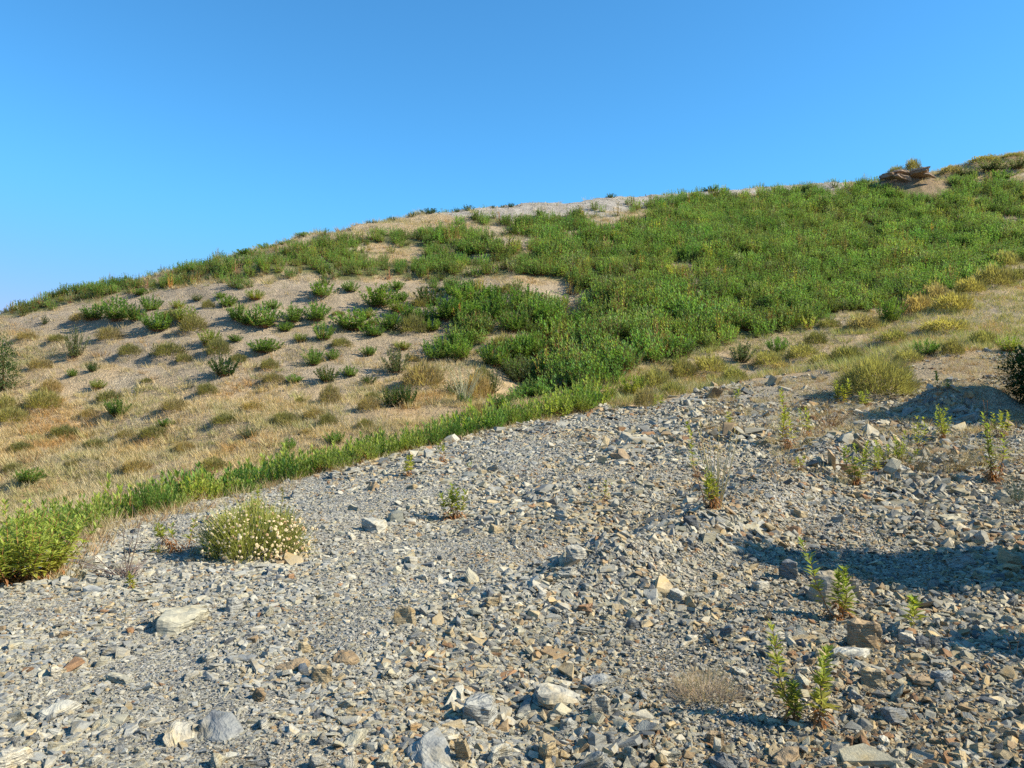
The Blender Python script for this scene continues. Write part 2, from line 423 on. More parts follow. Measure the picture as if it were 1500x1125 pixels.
M_GROUND = mat_ground(); M_STONE = mat_stone('loose schist', False); M_ROCK = mat_stone('weathered schist', True)
M_LEAF = mat_plant('green leaf'); M_STEM = mat_plant('woody stem', 0, .8); M_DEAD = mat_plant('withered leaf', .25, .8)
M_STRAW = mat_plant('dry straw', .3, .7, False); M_FLOWER = mat_plant('dried cream flower', .3, .8)

# ------------------------------------------------------------------ ground sheet
def build_ground():
    a = np.radians(np.r_[np.arange(-50, 50.01, .2), np.arange(52, 309, 2.)])
    r = np.r_[0.35 * np.ones(1), .8 * 1.0092 ** np.arange(0, 690)]
    na, nr = len(a), len(r)
    A, Rr = np.meshgrid(a, r)
    x = (Rr * np.sin(A)).ravel(); y = (Rr * np.cos(A)).ravel()
    z = H(x, y)
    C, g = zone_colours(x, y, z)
    i = np.arange(nr - 1)[:, None] * na; j = np.arange(na)[None, :]; jn = (j + 1) % na
    Q = np.stack([i + j, i + na + j, i + na + jn, i + jn], -1).reshape(-1, 4)[:, ::-1]
    V = np.c_[x, y, z]
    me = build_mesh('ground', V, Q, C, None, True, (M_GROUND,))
    o = link('ground', me); o['kind'] = 'structure'
    return o
build_ground()
print('ground', time.time() - T0)

# ------------------------------------------------------------------ stones
def slab_points(rng, flat):
    k = rng.integers(5, 8); an = np.sort(rng.uniform(0, 2 * math.pi, k) * .35 + np.arange(k) * 2 * math.pi / k * .65 + 0)
    rx = rng.uniform(.75, 1.1, k)
    el = rng.uniform(.38, .85)
    top = np.c_[np.cos(an) * rx, np.sin(an) * rx * el, np.zeros(k)]
    bot = top.copy()
    top[:, :2] = top[:, :2] * rng.uniform(.62, .98, (k, 1)) + rng.normal(0, .06, (k, 2))
    top[:, 2] = flat * (1 + rng.normal(0, .22, k)) + top[:, 0] * rng.normal(0, .12) ; bot[:, 2] = -flat * (1 + rng.normal(0, .2, k))
    return np.r_[top, bot] * .5
def hull(P):
    bm = bmesh.new()
    for p in P: bm.verts.new(p)
    res = bmesh.ops.convex_hull(bm, input=bm.verts[:])
    bmesh.ops.delete(bm, geom=[v for v in bm.verts if not v.link_faces], context='VERTS')
    bmesh.ops.triangulate(bm, faces=bm.faces[:])
    bm.verts.index_update()
    V = np.array([v.co[:] for v in bm.verts]); T = np.array([[v.index for v in f.verts] for f in bm.faces]); bm.free()
    return V, T
ST = [hull(slab_points(R, f)) for f in list(R.uniform(.05, .16, 32)) + list(R.uniform(.18, .36, 8))]

PAL = np.array([[.385,.365,.315],[.305,.305,.29],[.215,.22,.22],[.355,.335,.265],[.11,.118,.13],[.40,.325,.21],[.30,.22,.135],[.28,.165,.09],[.52,.48,.40],[.40,.385,.335]])
PAL = PAL * np.array([1.02, .995, .93])
PNAME = ['light grey','blue-grey','slate grey','greenish grey','dark slate','tan','brown','rust-brown','white','pale grey']
PW_L = np.array([.25,.24,.12,.18,.03,.05,.018,.006,.012,.11]); PW_R = np.array([.16,.14,.16,.17,.09,.13,.08,.03,.03,.05])

def rot_from(yaw, tx, ty):
    cy, sy = np.cos(yaw), np.sin(yaw); n = len(yaw)
    Rz = np.zeros((n, 3, 3)); Rz[:, 0, 0] = cy; Rz[:, 0, 1] = -sy; Rz[:, 1, 0] = sy; Rz[:, 1, 1] = cy; Rz[:, 2, 2] = 1
    Rx = np.zeros((n, 3, 3)); Rx[:, 0, 0] = 1; Rx[:, 1, 1] = np.cos(tx); Rx[:, 1, 2] = -np.sin(tx); Rx[:, 2, 1] = np.sin(tx); Rx[:, 2, 2] = np.cos(tx)
    Ry = np.zeros((n, 3, 3)); Ry[:, 1, 1] = 1; Ry[:, 0, 0] = np.cos(ty); Ry[:, 0, 2] = np.sin(ty); Ry[:, 2, 0] = -np.sin(ty); Ry[:, 2, 2] = np.cos(ty)
    return Rx @ Ry @ Rz

def stones(name, x, y, size, rng, maxtilt=.38, lift=.1):
    z = H(x, y); n = len(x)
    e = .12; nx = -(H(x + e, y) - H(x - e, y)) / (2 * e); ny = -(H(x, y + e) - H(x, y - e)) / (2 * e)
    mt = maxtilt * np.clip(.62 + (x / np.maximum(y, 1) * F + 150) / 900, .5, 1.15)
    tx = -np.arctan(ny) + rng.normal(0, 1, n) * mt; ty = np.arctan(nx) + rng.normal(0, 1, n) * mt
    M = rot_from(rng.uniform(0, 6.283, n), tx, ty)
    px, py = project(x, y, z)
    rt = np.clip((px - 500) / 800 + fbm(x, y, 1.5, 71) * .8, 0, 1)
    warm = np.clip(fbm(x, y, .9, 73) * 3, 0, 1)
    u = rng.random(n)
    cw = PW_L[None] * (1 - rt[:, None]) + PW_R[None] * rt[:, None]
    cw[:, 5:8] *= (.9 + 2.2 * warm)[:, None]
    cum = np.cumsum(cw, 1); cum /= cum[:, -1:]
    ci = (u[:, None] > cum).sum(1).clip(0, 9)
    col = PAL[ci] * rng.uniform(.80, 1.2, (n, 1)) * (1 - rt[:, None] * np.array([.10, .14, .22]))
    tid = rng.integers(0, len(ST), n)
    Vs, Ts, Cs, Ls = [], [], [], []; off = 0
    for k, (V, T) in enumerate(ST):
        q = np.where(tid == k)[0]
        if not len(q): continue
        sc = size[q, None, None] * np.stack([rng.uniform(.85, 1.2, len(q)), rng.uniform(.8, 1.1, len(q)), rng.uniform(.8, 1.3, len(q))], 1)[:, None, :]
        W = np.einsum('nij,nkj->nki', M[q], V[None] * sc)
        W += np.stack([x[q], y[q], z[q] + size[q] * lift], 1)[:, None]
        Vs.append(W.reshape(-1, 3)); m = len(V)
        Ts.append((T[None] + (np.arange(len(q)) * m)[:, None, None]).reshape(-1, 3) + off)
        Cs.append(np.repeat(col[q], m, 0))
        Ls.append((V[None] * 1.6 + rng.uniform(0, 50, (len(q), 1, 3))).reshape(-1, 3))
        off += len(q) * m
    me = build_mesh(name, np.concatenate(Vs), np.concatenate(Ts), np.concatenate(Cs), np.concatenate(Ls), False, (M_STONE,))
    o = link(name, me); o['kind'] = 'stuff'
    return o

# gravel: density falls with distance so that stones stay a few pixels wide
def gravel_points(n, rng, y0=2.4, y1=33):
    y = y0 * (y1 / y0) ** rng.random(n)
    u = rng.uniform(-.92, .88, n)
    x = u * y
    d = edge_dist(x, y); px, py = project(x, y, H(x, y))
    fade = np.clip((px - 900) / 160, 0, 1) * np.clip((np.interp(px, [900, 1050, 1250, 1500], [640, 635, 655, 660]) - py) / 75, 0, 1) * np.clip(1.0 + 1.2 * fbm(x, y, 1.4, 57), .2, 1.25)
    ok = (d < .35) & (rng.random(n) > .85 * fade) & ((py > np.interp(px, GR_LINE_X, GR_LINE_Y) + 16 * fbm(x, y, 1.3, 43)) | (rng.random(n) < .06))
    return x[ok], y[ok]
def build_gravel():
    x, y = gravel_points(490000, R)
    coarse = fbm(x, y, 1.1, 81) + .35 * vnoise(x, y, .35, 83)
    base = (.0033 * y + .0085) * (1 + .30 * np.clip((x / y * F + 100) / 500, -.3, 1))
    s = base * np.exp(R.normal(0, .5, len(x))) * (1 + 1.1 * np.clip(coarse, -.35, .8)) * 1.25
    stones('gravel', x, y, s, R, .32, .05)
    x, y = gravel_points(17500, R, 2.5, 16)
    coarse = fbm(x, y, 1.1, 81)
    k = (coarse > -.04) | (R.random(len(x)) < .2); x, y = x[k], y[k]
    s = (.038 + .0034 * y) * np.exp(R.normal(0, .36, len(x)))
    x2, y2 = gravel_points(3600, R, 2.4, 6.2); k = (fbm(x2, y2, 1.1, 81) + .3 * x2 / y2 > -.2); x2, y2 = x2[k], y2[k]
    x = np.r_[x, x2]; y = np.r_[y, y2]; s = np.r_[s, .058 * np.exp(R.normal(0, .34, len(x2)))]
    stones('rubble', x, y, s, R, .46, .10)
build_gravel()
print('gravel', time.time() - T0)
def hill_gravel():
    n = 26000
    y = R.uniform(30, 70, n); x = y * R.uniform(-.72, .72, n); z = H(x, y); px, py = project(x, y, z)
    k = (inpoly(px, py, P_TOP) | (inpoly(px, py, P_BENCH) & (R.random(n) < .55))) & (edge_dist(x, y) > .5)
    x, y = x[k], y[k]
    stones('hillside_gravel', x, y, .07 * np.exp(R.normal(0, .45, len(x))) * (y / 45), R, .3, .08)
hill_gravel()

# ------------------------------------------------------------------ individual rocks
def rock_mesh(rng, flat, name, el=None):
    V, T = hull(slab_points(rng, flat))
    bm = bmesh.new(); vs = [bm.verts.new(v) for v in V]
    for t in T: bm.faces.new([vs[i] for i in t])
    bmesh.ops.dissolve_limit(bm, angle_limit=.12, verts=bm.verts[:], edges=bm.edges[:])
    bmesh.ops.bevel(bm, geom=bm.edges[:], offset=.02, segments=1, affect='EDGES', clamp_overlap=True)
    bmesh.ops.triangulate(bm, faces=bm.faces[:])
    for _ in range(3):
        es = [e for e in bm.edges if e.calc_length() > .09]
        if es: bmesh.ops.subdivide_edges(bm, edges=es, cuts=1)
        bmesh.ops.triangulate(bm, faces=[f for f in bm.faces if len(f.verts) > 3])
    bm.normal_update()
    P = np.array([v.co[:] for v in bm.verts]); N = np.array([v.normal[:] for v in bm.verts])
    s = int(rng.integers(1000))
    rough = fbm(P[:, 0] + P[:, 2] * .7, P[:, 1] - P[:, 2] * .5, .5, s) * .15 + vnoise(P[:, 0] + P[:, 2], P[:, 1] + 2 * P[:, 2], .08, s + 5) * .03
    side = 1 - np.abs(N[:, 2])
    lay = (np.floor((P[:, 2] + .02 * vnoise(P[:, 0], P[:, 1], .3, s)) / (.10 * flat + .03)) % 2) * .006 * side
    lay += vnoise(P[:, 2] * 9 + P[:, 0] * .6, P[:, 1] * .6, .22, s + 9) * .03 * side
    P2 = P + N * (rough + lay)[:, None]
    for v, p in zip(bm.verts, P2): v.co = p
    bm.verts.index_update()
    T = np.array([[v.index for v in f.verts] for f in bm.faces]); bm.free()
    lo, hi = P2.min(0), P2.max(0); P2 = (P2 - (lo + hi) / 2) / (hi[0] - lo[0])
    return build_mesh(name, P2, T, None, P * 1.5, False, (M_ROCK,))
RK = np.random.default_rng(77)
ROCKS_FLAT = [rock_mesh(RK, f, 'slab') for f in RK.uniform(.16, .3, 10)]
ROCKS_MID = [rock_mesh(RK, f, 'rock') for f in RK.uniform(.35, .55, 10)]
ROCKS_BLK = [rock_mesh(RK, f, 'block') for f in RK.uniform(.6, .9, 8)]
print('rock meshes', time.time() - T0, len(ROCKS_MID[0].polygons))

LABELS = {}
def uniq(lbl):
    for w in ('well ', 'just ', 'the ', 'lower ', 'upper ', 'small ', 'low '):
        if len(re.findall(r"[A-Za-z']+", lbl)) <= 16: break
        lbl = lbl.replace(' ' + w, ' ') if w != 'the ' else lbl.replace(' the ', ' ')
    LABELS[lbl] = LABELS.get(lbl, 0) + 1; return lbl

def place_rock(px, py, wpx, hpx, colour, shape, label, group=None, yaw=None, tilt=(0, 0), sink=.25, name='rock', seed=0):
    p = cast(px, py + hpx * (.42 if shape != 'slab' else .1))[0]; s = wpx * p[1] / F
    me = {'slab': ROCKS_FLAT, 'rock': ROCKS_MID, 'block': ROCKS_BLK}[shape]; me = me[(seed + int(px)) % len(me)]
    o = link(name, me); zs = [v.co.z for v in me.vertices]; zd = max(zs) - min(zs)
    if shape == 'slab': sx, sy, sz = s * 1.05, s * min(1.25, max(.6, hpx / wpx * 1.9)), s * .85
    else: sx, sy, sz = s, s, max(hpx * p[1] / F * 1.12 / zd, s * .35 / zd)
    o.location = (p[0], p[1] + (sy * .25 if shape != 'slab' else 0), p[2] + sz * zd * {'slab': .10, 'rock': .20, 'block': .30}[shape])
    o.scale = (sx, sy, sz)
    o.rotation_euler = (tilt[0], tilt[1], yaw if yaw is not None else RK.uniform(0, 6.28))
    cc = PAL[PNAME.index(colour)] * RK.uniform(.92, 1.08); o.color = (*cc, 1)
    if 'rounded grey boulder' in label: o.location.y += sy * .3; o.color = (.29, .26, .205, 1); o.scale.y *= .8
    tag(o, uniq(label), 'rock', group)
    return o
HERO = [
 (1244,868,84,58,'greenish grey','rock','big rounded grey boulder in the shadow with a green plant growing up its front',0),
 (1272,932,50,44,'brown','block','upright brown block of rock in front of the grey boulder, shadow on its left',0),
 (1335,938,27,22,'white','rock','white quartz lump beside the dark blue stone at the shadow edge',0),
 (1366,945,44,32,'dark slate','rock','dark blue-grey angular stone beside the white quartz lump',0),
 (1250,960,64,18,'pale grey','slab','long thin striped grey slab lying below the brown upright block',.1),
 (1284,996,36,30,'tan','block','cream tan block with flat face below the striped slab',0),
 (1356,999,38,14,'brown','rock','low long brown rock right of the cream tan block',.1),
 (1391,996,38,27,'slate grey','rock','grey rock with hollow at right end of the low brown rock',0),
 (826,1026,88,40,'light grey','slab','broad flat pinkish-grey slab in the bottom foreground, largest flat stone there',.2),
 (700,1044,62,44,'blue-grey','block','blocky grey rock with blue top and striped front left of the broad flat slab',.1),
 (640,1106,84,60,'blue-grey','slab','large grey layered wedge leaning at the bottom edge of the ground',.9),
 (677,1100,24,44,'tan','block','narrow upright tan rock standing beside the large layered wedge',0),
 (731,1108,44,32,'pale grey','rock','pale grey rock right of the narrow upright tan rock',.4),
 (881,1036,32,34,'light grey','block','pale angular block with orange rim touching the broad flat slab',0),
 (876,1000,46,26,'blue-grey','slab','tilted dark blue slate bar above the pale angular block',-.6),
 (836,1064,34,24,'blue-grey','rock','blue-grey smooth stone just below the broad flat slab',.2),
 (262,897,72,30,'greenish grey','slab','upper large olive-grey layered slab on the left foreground gravel',.2),
 (268,914,60,24,'greenish grey','slab','lower olive-grey slab tucked under the large layered slab',.15),
 (343,886,30,26,'blue-grey','rock','blue-grey rock with white left face right of the layered slabs',.4),
 (228,905,10,26,'white','block','thin white upright sliver at left end of the layered slabs',0),
 (80,984,26,22,'white','rock','bright white quartz stone with brown skirt on left foreground gravel',0),
 (322,1068,66,44,'slate grey','slab','large dark blue slate slab near the bottom left',.5),
 (265,1082,50,48,'light grey','slab','pale slab leaning beside the large dark blue slate slab',.9),
 (15,1114,44,34,'white','rock','white angular rock in the bottom left corner',.2),
 (86,1042,50,30,'pale grey','slab','broad pale grey slab half buried near the left edge',.1),
 (446,950,24,22,'tan','rock','orange tan stone on top of the brown rock shelf',0),
 (425,978,54,24,'brown','slab','flat brown slab of the shelf left of centre foreground',.1),
 (470,990,34,26,'tan','block','olive tan block at right end of the brown shelf',.2),
 (505,965,40,18,'brown','slab','brownish tilted slab right of the orange tan stone',.4),
 (694,848,32,42,'greenish grey','slab','grey slab standing on edge with black shadow on its left, mid gravel',1.2),
 (592,905,34,34,'tan','block','brown-grey block with dark shadow at its left side, centre left gravel',0),
 (845,814,34,28,'light grey','block','light grey block at the head of the dark hollow in mid gravel',0),
 (545,769,40,22,'pale grey','rock','smooth pale grey hump on the fine gravel right of the flowering bush',.1),
 (727,775,24,18,'tan','rock','tan-brown rock below the three-stemmed green plant',0),
 (858,892,26,16,'rust-brown','rock','rusty orange stone in the centre of the gravel',0),
 (1155,1112,56,24,'brown','slab','brown slab at the bottom edge under the two-stemmed plants',.1),
 (1299,1088,22,18,'white','rock','upper white pebble of the pair near the bottom right',0),
 (1297,1101,24,18,'white','rock','lower white pebble of the pair near the bottom right',0),
 (1276,1116,44,24,'pale grey','slab','pale slab at the bottom edge below the white pebble pair',0),
 (1400,1084,27,22,'white','rock','large white stone alone in the bottom right gravel',0),
 (1247,1087,18,16,'rust-brown','block','small orange cube-like stone near the bottom right',0),
 (1012,766,30,21,'dark slate','block','dark angular stone below the tall dry stalks',.2),
 (142,779,22,14,'tan','rock','tan boulder perched on the rim beside the green hedge',0),
 (101,797,10,14,'tan','block','small tan stone on the rim left of the tan boulder',0),
 (95,838,18,14,'white','rock','white stone near the large green corner bush',0),
 (312,758,36,16,'pale grey','rock','pale rock behind the left side of the flowering bush',0),
 (433,724,15,14,'blue-grey','block','pale blue block on the rim behind the flowering bush',0),
 (1155,836,24,30,'slate grey','block','dark stone standing inside the long shadow left of the boulder',0),
 (1086,984,28,18,'pale grey','slab','flat pale stone right of the dried grey tuft',.5),
 (1150,934,32,24,'white','rock','whitish rock behind the left leafy stem of the near plants',0),
 (1008,943,36,20,'light grey','slab','striped light grey stone behind the dried grey tuft',.2),
 (1065,925,30,22,'slate grey','rock','grey rock with tan companion behind the dried grey tuft',0),
 (1220,1030,26,20,'tan','rock','tan stone at the foot of the right leafy stem',.2),
 (905,985,20,34,'greenish grey','slab','upright narrow grey sliver right of the dark blue slate bar',1.3),
 (930,915,26,22,'dark slate','rock','dark rock in the hollow right of centre',0),
 (1175,752,22,16,'tan','rock','tan stone on the ridge above the long shadow',0),
 (1230,760,24,16,'light grey','rock','grey cobble on the flat right of the ridge',0),
 (1420,765,24,12,'tan','rock','yellowish tan cobble on the flat gravel at right',0),
 (1120,860,30,20,'light grey','rock','light grey rock below the tip of the long shadow',0),
 (560,1020,34,24,'pale grey','rock','pale rock left of the blue-topped block',.2),
 (520,1085,40,26,'greenish grey','slab','greenish slab near the bottom left of the layered wedge',.2),
 (770,1050,36,20,'greenish grey','slab','thin greenish slab between blue-topped block and broad flat slab',.3),
 (800,1100,26,36,'tan','rock','ridged tan rock below the broad flat slab',1.0),
 (1050,1085,28,22,'brown','block','brown block in the bottom gravel below the dried tuft',.3),
 (1375,1100,20,14,'tan','rock','tan pebble left of the large white stone',0),
]
for i, h in enumerate(HERO):
    px, py, w, hh, c, sh, lb, ya = h
    tl = (0, 0)
    if 'on edge' in lb or 'upright narrow' in lb or 'leaning beside' in lb: tl = (.9, .3)
    elif 'wedge' in lb: tl = (.32, -.22)
    elif sh == 'slab': tl = (.22, RK.normal(0, .08))
    if 'striped front' in lb: tl = (.35, .1)
    place_rock(px, py, w, hh, c, sh, lb, 'rocks lying in the gravel', yaw=ya, tilt=tl, seed=i)

ANCH = [('the flowering bush', 360, 790), ('the dry twiggy bush', 185, 830), ('the olive-grey layered slabs', 265, 905), ('the white quartz stone', 80, 984), ('the large dark blue slate slab', 322, 1068),
        ('the brown rock shelf', 465, 975), ('the slab standing on edge', 694, 848), ('the brown-grey block', 592, 905), ('the blue-topped block', 700, 1044), ('the broad flat slab', 826, 1026), ('the three-stemmed plant', 665, 745),
        ('the dark hollow', 900, 800), ('the rusty stone', 858, 892), ('the dried grey tuft', 1030, 1000), ('the tall dry stalks', 1040, 690), ('the two leafy near plants', 1180, 1010), ('the grey boulder', 1238, 874), ('the tip of the long shadow', 1070, 805),
        ('the brown upright block', 1272, 932), ('the large white stone', 1400, 1084), ('the low brown rock', 1356, 999), ('the far shaded mound', 1390, 570), ('the yellow-green ridge plant', 1250, 680), ('the pale grey hump', 545, 769), ('the small plant near the rim', 598, 690), ('the sparse reddish plant', 880, 730), ('the tall plant at far right', 1455, 670), ('the bottom left corner', 0, 1125), ('the bottom right corner', 1500, 1125), ('the grey cobble on the flat', 1230, 760), ('the tan cobble at right', 1420, 765)]
def relate(px, py, anch=ANCH, sy=1.3):
    d = [math.hypot(px - a[1], (py - a[2]) * sy) for a in anch]; i = int(np.argmin(d)); a = anch[i]; dx, dy = px - a[1], (py - a[2]) * sy
    dist = 'just ' if d[i] < 45 else ('' if d[i] < 100 else 'well ')
    ang = math.degrees(math.atan2(dy, dx)) % 360
    w = ['right of', 'lower right of', 'below', 'lower left of', 'left of', 'upper left of', 'above', 'upper right of'][int((ang + 22.5) // 45) % 8]
    return f'{dist}{w} {a[0]}'

def scatter_rocks():
    n = 0; tries = 0; taken = [(h[0], h[1], h[2]) for h in HERO] + [(1180,1050,60),(1180,1090,40),(1236,895,60),(1032,1015,110),(362,800,150),(186,846,40),(664,755,50),(1044,740,50),(1340,926,20),(40,860,120)]
    while n < 235 and tries < 6000:
        tries += 1
        px = RK.uniform(5, 1495); py = 1120 - 460 * RK.random() ** 1.7
        p = cast(px, py)[0]
        if edge_dist(p[:1], p[1:2])[0] > -.25 or p[1] > 16 or (px > 950 and py < 660): continue
        if fbm(p[:1], p[1:2], 1.1, 81)[0] < -.2 and RK.random() < .7: continue
        size = (.055 + .0055 * p[1]) * math.exp(RK.normal(0, .32)) * 1.1
        w = size / p[1] * F
        if any(abs(px - t[0]) < .6 * (w + t[2]) and abs(py - t[1]) < .4 * (w + t[2]) for t in taken): continue
        taken.append((px, py, w))
        rt = min(1, max(0, (px - 400) / 800)); q = PW_L * (1 - rt) + PW_R * rt; q[8] *= .4; q[9] *= .6; q = q / q.sum()
        ci = int(RK.choice(10, p=q)); sh = ['slab', 'rock', 'rock', 'block'][int(RK.integers(4))]
        sw = 'small ' if w < 17 else ('' if w < 27 else 'large ')
        kind = {'slab': 'slab', 'rock': 'rock', 'block': 'block'}[sh]
        lb = f'{sw}{PNAME[ci]} {kind} in the gravel {relate(px, py)}'
        place_rock(px, py, w, w * RK.uniform(.45, .8), PNAME[ci], sh, lb, 'rocks lying in the gravel', tilt=(RK.normal(0, .3), RK.normal(0, .3)), seed=n)
        n += 1
scatter_rocks()
print('rocks', time.time() - T0, 'dup labels', sum(v > 1 for v in LABELS.values()))

# ------------------------------------------------------------------ dense green scrub on the hill (nobody could count it)
def instance_cloud(name, templates, pos, sc, yaw, tint, mat, kind='stuff', lean=None):
    Vs, Ts, Cs = [], [], []; off = 0
    tid = R.integers(0, len(templates), len(pos))
    for k, (V, T, C) in enumerate(templates):
        q = np.where(tid == k)[0]
        if not len(q): continue
        c, s = np.cos(yaw[q])[:, None], np.sin(yaw[q])[:, None]
        X = V[None, :, 0] * c - V[None, :, 1] * s; Yy = V[None, :, 0] * s + V[None, :, 1] * c; Z = np.broadcast_to(V[None, :, 2], X.shape)
        W = np.stack([X, Yy, Z], 2) * sc[q][:, None, None] + pos[q][:, None]
        Vs.append(W.reshape(-1, 3)); m = len(V)
        Ts.append((T[None] + (np.arange(len(q)) * m)[:, None, None]).reshape(-1, 3) + off)
        Cs.append((C[None] * tint[q][:, None]).reshape(-1, 3)); off += len(q) * m
    me = build_mesh(name, np.concatenate(Vs), np.concatenate(Ts), np.clip(np.concatenate(Cs), 0, 1), None, False, (mat,))
    o = link(name, me)
    if kind: o['kind'] = kind
    return o

def merge(*gs):
    a = [g.arrays() for g in gs if g.n]; off = 0; V, T, C = [], [], []
    for v, t, c in a: V.append(v); T.append(t + off); C.append(c); off += len(v)
    return np.concatenate(V), np.concatenate(T), np.concatenate(C)
FAR_T = [merge(*leafy(R, .75, 1.1, 22, 16, .14, .05, top=GREEN * .62 + GREYG * .2, low=GREEN * .7, dead=.05, fine=False, stem_r=.008, spread=1.0, drop=.05)) for _ in range(2)] + [merge(*leafy(R, 1.0, .9, 10, 14, .16, .04, top=YGREEN * .5 + GREEN * .5, low=OLIVE, dead=.12, fine=False, stem_r=.01, spread=.9, drop=.05))] + [merge(*leafy(R, .92, 1.05, 18, 14, .19, .05, top=GREEN * R.uniform(.95, 1.2), low=GREEN * .85 + OLIVE * .1, dead=.07, fine=False, stem_r=.008, spread=.95, drop=.05, start=.12)) for _ in range(7)]
def scrub():
    n = 38000
    y = R.uniform(28, 76, n); x = y * R.uniform(-.95, .95, n)
    keep = R.random(n) < .30 + .70 * (y / 76); x, y = x[keep], y[keep]
    z = H(x, y); px, py = project(x, y, z)
    m = mass_density(px, py, x, y, 9)
    k = (R.random(len(x)) < m) & (edge_dist(x, y) > .6)
    k &= np.hypot((x - OUT[0]) / 2.6, (y - OUT[1] + 1.0) / 2.6) > 1
    x, y, z, px = x[k], y[k], z[k], px[k]
    print('scrub plants', len(x))
    sc = R.uniform(.65, 1.2, len(x)) * np.where(fbm(x, y, 4, 88) > .2, 1.15, .95) * np.where(px < 620, .85, 1.0)
    pyk = project(x, y, z)[1]; sc = sc * np.where((px > 800) & (px < 1060) & (pyk > 430), 1.35, 1.0)
    h1 = fbm(x, y, 3.0, 95)[:, None]; h2 = fbm(x, y, 1.0, 96)[:, None]
    tint = np.array([1., 1., 1.]) * (1 + .55 * h2) + h1 * np.array([.22, .05, .1]) + R.normal(0, .07, (len(x), 3))
    g = (R.random(len(x)) < .03)[:, None]; tint = np.where(g, np.array([1.5, 1.15, 2.2]), tint)
    yl = (R.random(len(x)) < .025)[:, None]; tint = np.where(yl, np.array([2.0, 1.5, 1.3]), tint)
    instance_cloud('scrub', FAR_T, np.c_[x, y, z - .05], sc, R.uniform(0, 6.28, len(x)), np.clip(tint * 1.18 * np.array([1.04, 1.0, 1.15]), .35, 3.5), M_LEAF)
scrub()
print('scrub', time.time() - T0)

# ------------------------------------------------------------------ dry grass (stuff)
def tuft(rng, n, h, w, wid):
    g = Geo()
    a = rng.uniform(0, 6.283, n); r = np.sqrt(rng.random(n)) * w * .35
    P = np.c_[np.cos(a) * r, np.sin(a) * r, np.zeros(n)]
    D = np.c_[np.cos(a) * rng.uniform(.1, .8, n), np.sin(a) * rng.uniform(.1, .8, n), np.ones(n)]
    c = np.ones((n, 3)) * rng.uniform(.75, 1.2, (n, 1))
    L = h * rng.uniform(.5, 1.1, n)
    S = nrm(np.cross(nrm(D), rng.normal(0, 1, (n, 3)))) * wid * .5
    T = nrm(D) * L[:, None] + np.c_[np.cos(a), np.sin(a), -np.ones(n)] * L[:, None] * .12
    V = np.stack([P + S, P - S, P + T], 1).reshape(-1, 3)
    g.add(V, np.arange(3 * n).reshape(-1, 3), np.repeat(c, 3, 0)); return g.arrays()
